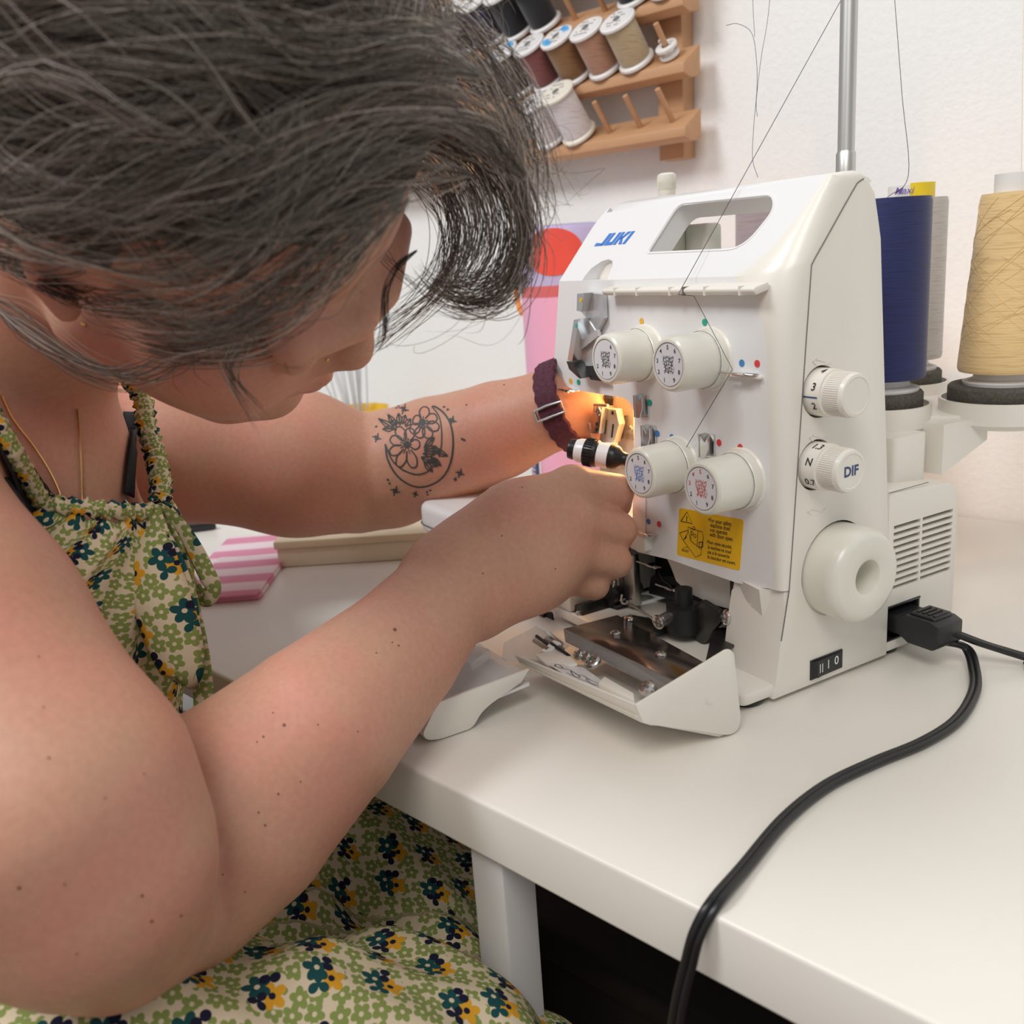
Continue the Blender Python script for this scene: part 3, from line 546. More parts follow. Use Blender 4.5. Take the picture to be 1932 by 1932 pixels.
MB().prism([(ep[9][0]+.003, ep[9][1]-.012), (ep[0][0], ep[0][1]-.010), (ep[0][0], ep[0][1]-.012), (ep[9][0]+.003, ep[9][1]-.014)], lambda u, v, w: (w, u, v), XE-.10, XE-.002).build('cover_floor', 'cool_plastic', wc)
MB().obox(Tp(885, 1238, .030), (1, .3, 0), (-.3, 1, .2), (0, -.2, 1), (.022, .018, .006)).build('clear_block', 'clear', wc, bevel=.001)
# ---- thread stand: column, trays, foam pads, telescopic pole
ZT = .152
col = MB().prism(rounded([(-.070, .150), (-.016, .150), (-.016, .182), (-.070, .182)], .004), lambda u, v, w: (u+w*.0, v, w), .108, ZT-.010).build('stand_column', 'white_plastic', SG, bevel=.001)
TR = [tuple(Tp(1662, 736, .1655)[:2]), (-.012, .255), tuple(Tp(1706, 696, .1655)[:2]), (-.224, .250)]
tm = MB().prism(rounded([(-.105, .165), (-.045, .165), (-.030, .200), (.008, .240), (.004, .290), (-.235, .290), (-.235, .22)], .012), lambda u, v, w: (u, v, w), ZT-.012, ZT-.004).build('spool_tray', 'white_plastic', SG, bevel=.001)
MB().add([(-.010, .190, .112), (-.010, .190, ZT-.006), (-.006, .232, ZT-.006), (-.006, .232, ZT-.022), (-.03, .190, .112), (-.03, .190, ZT-.006), (-.03, .232, ZT-.006), (-.03, .232, ZT-.022)],
         [(0, 1, 2, 3), (4, 7, 6, 5), (0, 4, 5, 1), (1, 5, 6, 2), (2, 6, 7, 3), (3, 7, 4, 0)]).build('tray_bracket', 'white_plastic', SG)
for i, (x, y) in enumerate(TR):
    R_ = .040 if i == 1 else .033
    t_ = MB().lathe([(R_-.006, -.014), (R_-.002, -.012), (R_, -.010), (R_, .0045), (R_-.0018, .0045), (R_-.002, 0), (0, 0)], (x, y, ZT), ZU, 48).build('tray_dish', 'white_plastic', SG)
    MB().lathe([(R_-.006, .0002), (R_-.0055, .001), (R_-.0055, .012), (R_-.0068, .0135), (.004, .0135), (.004, .010)], (x, y, ZT), ZU, 40).build('foam_pad', 'foam', SG, bevel=0)
    MB().cyl((x, y, ZT), (x, y, ZT+.08), .004, n=12).build('spool_pin', 'white_plastic', SG)
pq = Sp(1595, 322, -.04)
pole = MB(); px_, py_ = -.040, Sp(1596, 300, -.04)[1]
pole.lathe([(.0058, .296), (.0058, .3185), (.0052, .3195), (.0050, .3205), (.0050, .62)], (px_, py_, 0), ZU, 24); pole.build('telescopic_pole', 'brushed', SG)
pole = MB(); pole.lathe([(.0075, .10), (.0075, .300)], (px_, py_, 0), ZU, 20); pole.build('pole_socket', 'white_plastic', SG)
tg = MB(); tg.cyl((px_-.115, py_, .62), (px_+.065, py_, .62), .003, n=10); tg.build('thread_tree', 'steel', SG)
for i in range(4):
    a = px_-.105+i*.05; MB().tube(spline([(a, py_, .62), (a, py_-.02, .622), (a+.004, py_-.028, .618), (a, py_-.02, .614)], 5), .0012, 6).build('tree_hook', 'steel', SG)
# ribbed cream knob seen above the top cover
kp = loc(dep(1258, 352, .735)); kb = MB().lathe([(.0066, -.03), (.0068, .002), (.0074, .006), (.0072, .0085), (.005, .0100), (0, .0102)], kp, ZU, 40).build('pressure_knob', 'cream_plastic', SG)
q = MB()
for i in range(36): a = 2*PI*i/36; q.cyl(kp+np.array([.0070*math.cos(a), .0070*math.sin(a), -.002]), kp+np.array([.0072*math.cos(a), .0072*math.sin(a), .006]), .0003, n=5)
q.build('knurling', 'cream_plastic', kb)
MB().lathe([(.009, 0), (.009, .06)], kp-np.array([0, 0, .09]), ZU, 20).build('knob_boss', 'cream_plastic', SG)

# ------------------------------------------------------------------ thread cones on the stand
def fibre(name, col, dark, sc=900):
    m = bpy.data.materials.new(name); m.use_nodes = True; MATS[name] = m; nt = m.node_tree; b = nt.nodes['Principled BSDF']; b.inputs['Roughness'].default_value = .75
    b.inputs['Sheen Weight'].default_value = .3
    tc = nt.nodes.new('ShaderNodeTexCoord'); mp = nt.nodes.new('ShaderNodeMapping'); mp.inputs['Rotation'].default_value = (.22, .18, 0); mp.inputs['Scale'].default_value = (60, 60, sc)
    nz = nt.nodes.new('ShaderNodeTexNoise'); nz.inputs['Scale'].default_value = 1; nz.inputs['Detail'].default_value = 2
    mx = nt.nodes.new('ShaderNodeMix'); mx.data_type = 'RGBA'; mx.inputs[6].default_value = (*dark, 1); mx.inputs[7].default_value = (*col, 1)
    rp = nt.nodes.new('ShaderNodeMapRange'); rp.inputs[1].default_value = .3; rp.inputs[2].default_value = .5
    bp = nt.nodes.new('ShaderNodeBump'); bp.inputs['Strength'].default_value = .6; bp.inputs['Distance'].default_value = .0006
    for a, c_ in ((tc.outputs['Object'], mp.inputs[0]), (mp.outputs[0], nz.inputs['Vector']), (nz.outputs[0], rp.inputs[0]), (rp.outputs[0], mx.inputs[0]), (mx.outputs[2], b.inputs['Base Color']), (nz.outputs[0], bp.inputs['Height']), (bp.outputs[0], b.inputs['Normal'])): nt.links.new(a, c_)
    return m
fibre('thread_blue', (.010, .015, .098), (.006, .010, .066)); fibre('thread_grey', (.50, .46, .42), (.40, .37, .34)); fibre('thread_beige', (.76, .53, .25), (.62, .42, .19)); fibre('thread_mauve', (.33, .27, .29), (.27, .22, .24))
mat('core_white', (.78, .76, .74), .5); mat('label_yellow', (.85, .62, .02), .5); mat('purple_ink', (.14, .08, .35), .5)
def cone(x, y, r0, r1, h, tm_, label, core_h=.010, z0=ZT+.0135, lab=None):
    p = wld((x, y, z0)); t = thing('thread_cone', label, 'thread cone', p, YAW_M-YAW_T, 'thread cones on the machine stand')
    MB().lathe([(r0*.86, 0), (r0*.88, .002), (r0*.66, .004), (r0*.62, .0075), (r0*.7, .010), (r1*.62, .010+h), (r1*.62, .010+h+core_h), (r1*.55, .010+h+core_h), (r1*.5, .02), (r0*.5, 0)], (0, 0, 0), ZU, 40, caps=False).build('core', 'core_white', t)
    MB().lathe([(r0*.70, .0095), (r0*.97, .0090), (r0, .0110), (r0*.995+r1*.005, .014), (r1+(r0-r1)*.03, .007+h), (r1*.97, .010+h), (r1*.62, .0105+h)], (0, 0, 0), ZU, 56, caps=False).build('thread', tm_, t)
    return t
cone(*TR[0], .0285, .0280, .1165, 'thread_blue', 'tall royal blue thread cone right behind the side of the machine', -.004)
cb_ = cone(-.012, .255, .0290, .0202, .1150, 'thread_beige', 'golden beige tapered thread cone at the right edge of the photo', .012)
cg_ = cone(*TR[2], .0270, .0265, .1180, 'thread_grey', 'pale grey thread cone standing half hidden behind the blue one')
cone(*TR[3], .0280, .0270, .130, 'thread_mauve', 'dim mauve grey thread cone seen through the carrying handle opening')
# strands lying slack across the beige cone
q = MB()
for k in range(26):
    a0 = RNG.uniform(-2.6, -.2); z0 = RNG.uniform(.015, .118); sl = RNG.choice([-1, 1])*RNG.uniform(.02, .045)
    pts = []
    for s_ in np.linspace(-.5, .5, 14):
        z = np.clip(z0+sl*s_*(1-.3*s_*s_), .012, .123); r = .0290+(.0202-.0290)*(z-.011)/.114+.0002; a = a0+s_*1.6; pts.append((r*math.cos(a), r*math.sin(a), z))
    q.tube(pts, .00022, 4)
q.build('crossed_strands', 'thread_beige', cb_)
# printed paper core of the grey cone: white with purple script, yellow to the right
gx, gy = TR[2]; cl_ = loc(CAM); phi = math.atan2(cl_[1]-gy, cl_[0]-gx); sg_ = 1.0 if (RT@MX)*(-math.sin(phi))+(RT@MY)*math.cos(phi) > 0 else -1.0
gz0, gz1, gr_ = .010+.1180+.0008, .010+.1180+.0112, .0265*.62+.0003
q = MB(); q.grid([[(gr_*math.cos(phi+sg_*d_), gr_*math.sin(phi+sg_*d_), z) for z in (gz0, gz1)] for d_ in np.linspace(-.04, 1.9, 16)]); q.build('yellow_band', 'label_yellow', cg_, recalc=False)
q = MB(); a_ = phi-sg_*.30; d_ = np.array([math.cos(a_), math.sin(a_), 0]); t_ = sg_*np.array([-math.sin(a_), math.cos(a_), 0])
text(q, 'Maxi', .0072, d_*(gr_+.0009)+np.array([0, 0, (gz0+gz1)/2]), t_, np.array([0, 0, 1.]), 'CENTER', bold=.00003, shear=.35); q.build('script_lettering', 'purple_ink', cg_, recalc=False)

# ------------------------------------------------------------------ loose threads
mat('thread_dark', (.05, .05, .075), .7); mat('thread_pale', (.70, .60, .45), .7)
def thread(name, pts, r, m, label): return tag(MB().tube(pts, r, 5).build(name, m), label, 'thread')
bar_p = wld((-.0712, YF-.0115, .2462)); bar_q = wld((-.0600, YF-.0112, .2425))
tree = wld((px_+.0, py_-.02, .618))
thread('sewing_thread', [dep(1680, -150, .585), dep(1587, 0, .59), bar_p, wld((-.0730, YF-.012, .2435)), bar_q, wld(Fp(1382, 697, YF-.008)), wld(Fp(1283, 864, YF-.002))], .00022, 'thread_dark', 'dark sewing thread running down over the front of the machine')
thread('sewing_thread', spline([wld((TR[0][0], TR[0][1], .293)), dep(1714, 330, .628), dep(1702, 180, .635), dep(1688, 0, .64), dep(1672, -180, .645)], 6), .00022, 'thread_dark', 'dark thread rising from the blue cone')
thread('sewing_thread', [dep(1926, 700, .655), dep(1927, 330, .66), dep(1929, 150, .665), dep(1933, -50, .67)], .0002, 'thread_pale', 'pale thread hanging beside the beige cone')
thread('loose_thread', spline([dep(1370, 48, .64), dep(1392, 45, .64), dep(1418, 62, .64), dep(1427, 110, .64), dep(1428, 170, .64), dep(1422, 240, .64), dep(1420, 300, .64), dep(1430, 335, .645)], 5), .00017, 'thread_dark', 'curled loose dark thread end against the white wall')
thread('loose_thread', spline([dep(1456, -40, .64), dep(1448, 40, .64), dep(1436, 110, .64), dep(1427, 190, .64), dep(1429, 220, .64)], 5), .00016, 'thread_dark', 'straight loose dark thread left of the metal pole')
thread('loose_thread', [dep(1419, -40, .641), dep(1421, 20, .641), dep(1424, 70, .641)], .00016, 'thread_dark', 'short loose thread leaving the photo above the curled end')
thread('loose_thread', [wld(Fp(1219, 940, YF-.0008)), wld(Fp(1219, 1000, YF-.0008)), wld(Fp(1226, 1045, .040)), wld(Fp(1250, 1095, .044)), wld(Fp(1268, 1108, .040))], .00018, 'thread_dark', 'dark thread dropping from the blue dial to the looper guides')

# ------------------------------------------------------------------ power cord
pc = thing('power_cord', 'black twin power cord plugged into the machine and trailing over the desk edge', 'cord', wld((.03, .143, 0)))
o_ = wld((.03, .143, 0))
def pcl(p): return np.asarray(p)-o_
def rl(p): return pcl(wld(p))
q = MB(); q.prism([(-.018, .018), (.006, .018), (.012, .0145), (.030, .0145), (.034, .0175), (.034, .0310), (.028, .0335), (.010, .0335), (.006, .0310), (-.018, .0310)], lambda u, v, w: rl((u, w, v)), .131, .156); plug = q.build('plug', 'black_plastic', pc, bevel=.0012)
MB().prism([(.010, .0335), (.029, .0335), (.027, .0352), (.012, .0352)], lambda u, v, w: rl((u, w, v)), .134, .153).build('plug_grip', 'black_plastic', plug, bevel=.0005)
for i in range(4): MB().prism([(.0135+i*.004, .0352), (.0155+i*.004, .0352), (.0155+i*.004, .0358), (.0135+i*.004, .0358)], lambda u, v, w: rl((u, w, v)), .137, .150).build('grip_rib', 'black_rubber', plug)
def cord(pts, name='cord', tw=None):
    P = spline(pts, 10); T = np.gradient(P, axis=0); T /= np.linalg.norm(T, axis=1)[:, None]; m = len(P)
    for sgn in (-1, 1):
        Q = []
        for k in range(m):
            s = np.cross(T[k], U0 if tw is None else tw(k/(m-1))); s /= (np.linalg.norm(s)+1e-9); Q.append(pcl(P[k]+s*sgn*.0016))
        MB().tube(Q, .0020, 10).build(name, 'black_rubber', pc)
cord([wld((.030, .147, .024)), onz(1800, 1194, .022), onz(1850, 1213, .016), onz(1900, 1229, .010), onz(1960, 1247, .006), onz(2100, 1290, .0035), np.array([.30, .66, .0035]), np.array([.62, .62, .0035])])
tbl = [wld((.028, .140, .019)), onz(1822, 1222, .012), onz(1838, 1262, .0055), onz(1838, 1305, .0032), onz(1806, 1358, .0030), onz(1742, 1400, .0030), onz(1650, 1438, .0030), onz(1560, 1482, .0030), onz(1480, 1546, .0030), onz(1405, 1635, .0032), onz(1350, 1700, .0036)]
hang = [ony(1316, 1760, DESK_Y0-.0055), ony(1299, 1820, DESK_Y0-.008), ony(1284, 1880, DESK_Y0-.010), ony(1272, 1950, DESK_Y0-.011), ony(1262, 2060, DESK_Y0-.012), ony(1255, 2400, DESK_Y0-.013), np.array([-.16, DESK_Y0-.02, -.45]), np.array([-.15, DESK_Y0-.01, -.66]), np.array([-.12, DESK_Y0+.05, FLOOR_Z+.004]), np.array([.1, DESK_Y0+.2, FLOOR_Z+.004])]
cord(tbl+hang, tw=lambda t: U0*(1-min(1, max(0, (t-.47)/.06)))*1.0+np.array([.25, -1, 0])*min(1, max(0, (t-.47)/.06)))
# ------------------------------------------------------------------ the person: one continuous skin grown from a signed distance field
K = dep
HR = np.array([-0.4283, 0.7280, -0.5354]); HF = np.array([0.7213, 0.6213, 0.2987]); HU = np.array([0.5413, -0.2249, -0.8102])
HR /= np.linalg.norm(HR); HF -= HR*(HF@HR); HF /= np.linalg.norm(HF); HU = np.cross(HR, HF); HU = HU if HU[2] < 0 else -HU
HC = np.array([-0.1497, -0.1504, 0.4414])
def c2w(p): return CAM + RT*p[0] + DW*p[1] + FW*p[2]
def v2w(p): return RT*p[0] + DW*p[1] + FW*p[2]
WR, WF, WU = v2w(HR), v2w(HF), v2w(HU); WC = c2w(HC)
def Hd(x, y, z): return WC + WR*x + WF*y + WU*z       # head frame: right, forward, up, origin between the ears
VOX = .0027
PRIM = []     # (kind, data, k)
def cap(a, b, ra, rb, k=.012): PRIM.append(('c', np.asarray(a, float), np.asarray(b, float), ra, rb, k))
def chain(pts, rs, k=.012, k0=None):
    for i in range(len(pts)-1): cap(pts[i], pts[i+1], rs[i], rs[i+1], k if (i or k0 is None) else k0)
def ell(c, ax, r, k=.012): PRIM.append(('e', np.asarray(c, float), np.asarray(ax, float), np.asarray(r, float), None, k))
HAX = np.array([WR, WF, WU])
# torso
SR, SLf = K(-340, 930, .43), K(90, 800, .75)
chain([SR, K(-150, 900, .585), SLf], [.066, .085, .064], .02)
chain([K(-130, 900, .59), K(-60, 1150, .60), K(-90, 1480, .60), K(-140, 1850, .58)], [.095, .118, .125, .15], .03)
cap(K(60, 1120, .560), K(70, 1180, .560), .056, .058, .03); cap(K(80, 1090, .640), K(90, 1150, .640), .056, .058, .03)
cap(K(-140, 850, .585), K(60, 850, .57), .07, .055, .03)
# neck and head
chain([K(-120, 830, .585), Hd(0, -.035, -.075), Hd(0, -.02, -.01)], [.066, .056, .06], .02)
ell(Hd(0, -.012, .045), HAX, (.076, .097, .090), .015)
ell(Hd(0, .040, -.035), HAX, (.060, .062, .072), .02)
for s in (-1, 1):
    ell(Hd(.043*s, .055, -.030), HAX, (.026, .034, .034), .02); cap(Hd(.055*s, .005, -.055), Hd(.022*s, .070, -.085), .020, .020, .018)
    cap(Hd(.012*s, .094, .026), Hd(.045*s, .080, .026), .010, .010, .012)
    ell(Hd(.033*s, .083, .006), HAX, (.013, .011, .011), .004)
    # ears: rim, lobe and hollow
    chain([Hd(.072*s, .008, .012), Hd(.079*s, .002, .030), Hd(.083*s, -.014, .033), Hd(.084*s, -.022, .014), Hd(.080*s, -.014, -.012), Hd(.074*s, -.002, -.028)], [.0045, .0045, .005, .005, .005, .0065], .003)
    ell(Hd(.073*s, -.008, .006), HAX, (.006, .014, .024), .004)
    cap(Hd(.011*s, .094, -.018), Hd(.009*s, .097, -.020), .0078, .0078, .006)
cap(Hd(0, .092, .026), Hd(0, .101, -.004), .0075, .0090, .010); cap(Hd(0, .101, -.004), Hd(0, .104, -.010), .0090, .0105, .008)
cap(Hd(0, .074, -.090), Hd(0, .086, -.090), .022, .020, .016)
for s in (-1, 1): cap(Hd(0, .102, -.046), Hd(.016*s, .096, -.048), .0055, .0035, .006); cap(Hd(0, .100, -.057), Hd(.014*s, .094, -.056), .0065, .004, .006)
# right arm (towards the camera): upper arm, elbow, forearm; small blend so the elbow keeps its crease
chain([SR, K(-130, 1215, .412), K(85, 1525, .388), K(160, 1640, .394), K(215, 1715, .416)], [.066, .0625, .0590, .0510, .0420], .012)
chain([K(245, 1700, .440), K(335, 1630, .470), K(435, 1528, .482), K(600, 1375, .50), K(750, 1230, .548), K(862, 1098, .588)], [.0440, .0515, .0548, .0455, .0370, .0300], .001)
# right hand: metacarpals, curled fingers, thumb on the far side
WRS = K(862, 1098, .588)
MCP = [K(1078, 918, .612), K(1088, 982, .604), K(1082, 1042, .605), K(1050, 1086, .612)]
CRP = [K(885, 1035, .592), K(895, 1070, .586), K(900, 1110, .586), K(900, 1135, .592)]
PIP = [K(1162, 928, .628), K(1170, 1000, .624), K(1162, 1060, .624), K(1122, 1104, .626)]
DIP = [K(1162, 950, .656), K(1166, 1014, .652), K(1154, 1064, .650), K(1112, 1100, .648)]
TIP = [K(1128, 955, .668), K(1130, 1015, .662), K(1122, 1058, .655), K(1088, 1088, .650)]
for i in range(4):
    cap(WRS, CRP[i], .029, .021, .012); cap(CRP[i], MCP[i], .020, .0140-.0006*i, .010)
cap(K(980, 1000, .600), K(1000, 1060, .598), .030, .030, .02)
for i in range(4):
    rr = (.0122, .0115, .0110, .0100)[i]
    chain([MCP[i], PIP[i], DIP[i], TIP[i]], [rr*1.12, rr, rr*.9, rr*.8], .0012, .004)
chain([K(910, 1050, .605), K(1010, 985, .645), K(1080, 960, .662), K(1128, 962, .668)], [.020, .017, .012, .0095], .008)
# left arm with the watch and the tattoo
chain([SLf, K(330, 846, .765), K(560, 874, .795), K(640, 888, .805)], [.062, .0560, .0590, .0530], .016)
chain([K(672, 900, .822), K(735, 885, .812), K(820, 855, .795), K(940, 812, .765), K(1045, 772, .740)], [.0490, .0500, .0465, .0390, .0310], .004)
LW = K(1045, 772, .740)
for i, (px, py, d) in enumerate(((1098, 752, .742), (1106, 770, .738), (1106, 788, .740), (1098, 803, .746))): cap(LW, K(px, py, d), .0245, .0135, .012)
for i, (a, b, c_) in enumerate((((1098, 752, .742), (1150, 752, .745), (1180, 790, .744)), ((1106, 770, .738), (1156, 775, .740), (1184, 805, .742)), ((1106, 788, .740), (1150, 805, .744), (1176, 835, .744)), ((1098, 803, .746), (1130, 830, .752), (1156, 858, .752)))):
    chain([K(*a), K(*b), K(*c_)], [.0118, .0100, .0082], .0016, .006)
chain([K(1070, 800, .750), K(1100, 835, .754), K(1140, 862, .752)], [.015, .011, .009], .006)
def sdf_mesh(prims, h):
    los, his = [], []
    for p in prims:
        if p[0] == 'c': R = max(p[3], p[4]); los.append(np.minimum(p[1], p[2])-R); his.append(np.maximum(p[1], p[2])+R)
        else: R = max(p[3]); los.append(p[1]-R); his.append(p[1]+R)
    lo = np.min(los, axis=0)-3*h; hi = np.max(his, axis=0)+3*h
    n = np.ceil((hi-lo)/h).astype(int)+1
    V = np.full(n, .2, np.float32); axs = [lo[i]+h*np.arange(n[i]) for i in range(3)]
    for p, a, b in zip(prims, los, his):
        k = p[5]; m = .02+k
        i0 = np.maximum(((a-m-lo)/h).astype(int), 0); i1 = np.minimum(((b+m-lo)/h).astype(int)+2, n)
        sl = tuple(slice(i0[i], i1[i]) for i in range(3))
        X = np.stack(np.meshgrid(*[axs[i][i0[i]:i1[i]] for i in range(3)], indexing='ij'), -1).astype(np.float32)
        if p[0] == 'c':
            A, B, ra, rb = p[1].astype(np.float32), p[2].astype(np.float32), p[3], p[4]
            ba = B-A; L2 = float(ba@ba)+1e-12; t = np.clip(((X-A)@ba)/L2, 0, 1)
            d = np.linalg.norm(X-A-t[..., None]*ba, axis=-1)-(ra+(rb-ra)*t)
        else:
            q = (X-p[1].astype(np.float32))@(p[2].T.astype(np.float32)); r = p[3].astype(np.float32)
            k0 = np.linalg.norm(q/r, axis=-1); k1 = np.linalg.norm(q/(r*r), axis=-1)+1e-9; d = k0*(k0-1)/k1
        o = V[sl]; hh = np.maximum(k-np.abs(o-d), 0)/k
        V[sl] = np.minimum(o, d)-hh*hh*k*.25
    s = V < 0
    c8 = [s[i:n[0]-1+i, j:n[1]-1+j, l:n[2]-1+l] for i in (0, 1) for j in (0, 1) for l in (0, 1)]
    cnt = sum(c.astype(np.int8) for c in c8); act = np.argwhere((cnt > 0) & (cnt < 8)); del cnt, c8
    vals = {}
    for i in (0, 1):
        for j in (0, 1):
            for l in (0, 1): vals[(i, j, l)] = V[act[:, 0]+i, act[:, 1]+j, act[:, 2]+l]
    pos = np.zeros((len(act), 3)); num = np.zeros(len(act))
    cs = list(vals)
    for ai in range(8):
        for bi in range(ai+1, 8):
            a, b = cs[ai], cs[bi]
            if sum(abs(a[q]-b[q]) for q in range(3)) != 1: continue
            va, vb = vals[a], vals[b]; cr = (va < 0) != (vb < 0); t = np.where(cr, va/np.where(cr, va-vb, 1), 0)
            pos += cr[:, None]*(np.array(a)+t[:, None]*(np.array(b)-np.array(a))); num += cr
    pos = lo+h*(act+pos/num[:, None])
    idx = np.full(np.array(n)-1, -1, np.int32); idx[act[:, 0], act[:, 1], act[:, 2]] = np.arange(len(act))
    quads = []
    for ax in range(3):
        o1, o2 = [(1, 2), (2, 0), (0, 1)][ax]
        s0 = [slice(None)]*3; s1 = [slice(None)]*3; s0[ax] = slice(0, n[ax]-1); s1[ax] = slice(1, n[ax])
        e = np.argwhere(s[tuple(s0)] != s[tuple(s1)]); e = e[(e[:, o1] > 0) & (e[:, o2] > 0)]
        e = e[(e[:, o1] < n[o1]-1) & (e[:, o2] < n[o2]-1)]
        def sh(d1, d2): q = e.copy(); q[:, o1] -= d1; q[:, o2] -= d2; return idx[q[:, 0], q[:, 1], q[:, 2]]
        Q = np.stack([sh(1, 1), sh(0, 1), sh(0, 0), sh(1, 0)], 1); ins = s[tuple(e.T)]
        Q[~ins] = Q[~ins][:, ::-1]; quads.append(Q)
    Q = np.vstack(quads); Q = Q[(Q >= 0).all(1)]
    return pos, Q
bv, bq = sdf_mesh(PRIM, VOX)
# two rounds of gentle smoothing
def relax(v, q, it=2, lam=.5):
    E = np.vstack([q[:, [0, 1]], q[:, [1, 2]], q[:, [2, 3]], q[:, [3, 0]]])
    for _ in range(it):
        acc = np.zeros_like(v); n = np.zeros(len(v)); np.add.at(acc, E[:, 0], v[E[:, 1]]); np.add.at(n, E[:, 0], 1); np.add.at(acc, E[:, 1], v[E[:, 0]]); np.add.at(n, E[:, 1], 1)
        v = v+(acc/n[:, None]-v)*lam
    return v
bv = relax(bv, bq, 2)
def skin_mat():
    m = bpy.data.materials.new('skin'); m.use_nodes = True; MATS['skin'] = m; nt = m.node_tree; b = nt.nodes['Principled BSDF']; N = nt.nodes.new; Lk = nt.links.new
    tc = N('ShaderNodeTexCoord'); n1 = N('ShaderNodeTexNoise'); n1.inputs['Scale'].default_value = 22; n1.inputs['Detail'].default_value = 3
    n2 = N('ShaderNodeTexNoise'); n2.inputs['Scale'].default_value = 320; n2.inputs['Detail'].default_value = 3
    m1 = N('ShaderNodeMix'); m1.data_type = 'RGBA'; m1.inputs[6].default_value = (.55, .300, .205, 1); m1.inputs[7].default_value = (.58, .272, .195, 1)
    r1 = N('ShaderNodeMapRange'); r1.inputs[1].default_value = .38; r1.inputs[2].default_value = .64
    m2 = N('ShaderNodeMix'); m2.data_type = 'RGBA'; m2.blend_type = 'MULTIPLY'; m2.inputs[0].default_value = .35; 
    r2 = N('ShaderNodeMapRange'); r2.inputs[1].default_value = .3; r2.inputs[2].default_value = .7; r2.inputs[3].default_value = .78; r2.inputs[4].default_value = 1.08
    bp = N('ShaderNodeBump'); bp.inputs['Strength'].default_value = .12; bp.inputs['Distance'].default_value = .0008
    Lk(tc.outputs['Object'], n1.inputs['Vector']); Lk(tc.outputs['Object'], n2.inputs['Vector']); Lk(n1.outputs[0], r1.inputs[0]); Lk(r1.outputs[0], m1.inputs[0]); Lk(m1.outputs[2], m2.inputs[6])
    Lk(n2.outputs[0], r2.inputs[0]); Lk(r2.outputs[0], m2.inputs[7]); Lk(m2.outputs[2], b.inputs['Base Color']); Lk(n2.outputs[0], bp.inputs['Height']); Lk(bp.outputs[0], b.inputs['Normal'])
    b.inputs['Roughness'].default_value = .5; b.inputs['Subsurface Weight'].default_value = .25; b.inputs['Subsurface Radius'].default_value = (1, .32, .18); b.inputs['Subsurface Scale'].default_value = .005
    b.inputs['Specular IOR Level'].default_value = .35
skin_mat()
PO = K(-90, 1700, .6)
person = thing('person', 'person in a green floral halter dress leaning over the sewing machine', 'person', PO)
def pl_(p): return np.asarray(p)-PO
me = bpy.data.meshes.new('body'); me.from_pydata((bv-PO).tolist(), [], bq.tolist()); me.update()
body = fin('body', me, 'skin', person, ang=80)
from mathutils.bvhtree import BVHTree
BVH = BVHTree.FromPolygons([tuple(p) for p in bv], [tuple(int(i) for i in f) for f in bq])
def hit(x, y, tree=None):
    d = Vector(ray(x, y)).normalized(); h_ = (tree or BVH).ray_cast(Vector(CAM), d)
    if h_[0] is None: return None, None
    nn_ = np.array(h_[1]); nn_ = nn_ if nn_@np.array(d) < 0 else -nn_
    return np.array(h_[0]), nn_
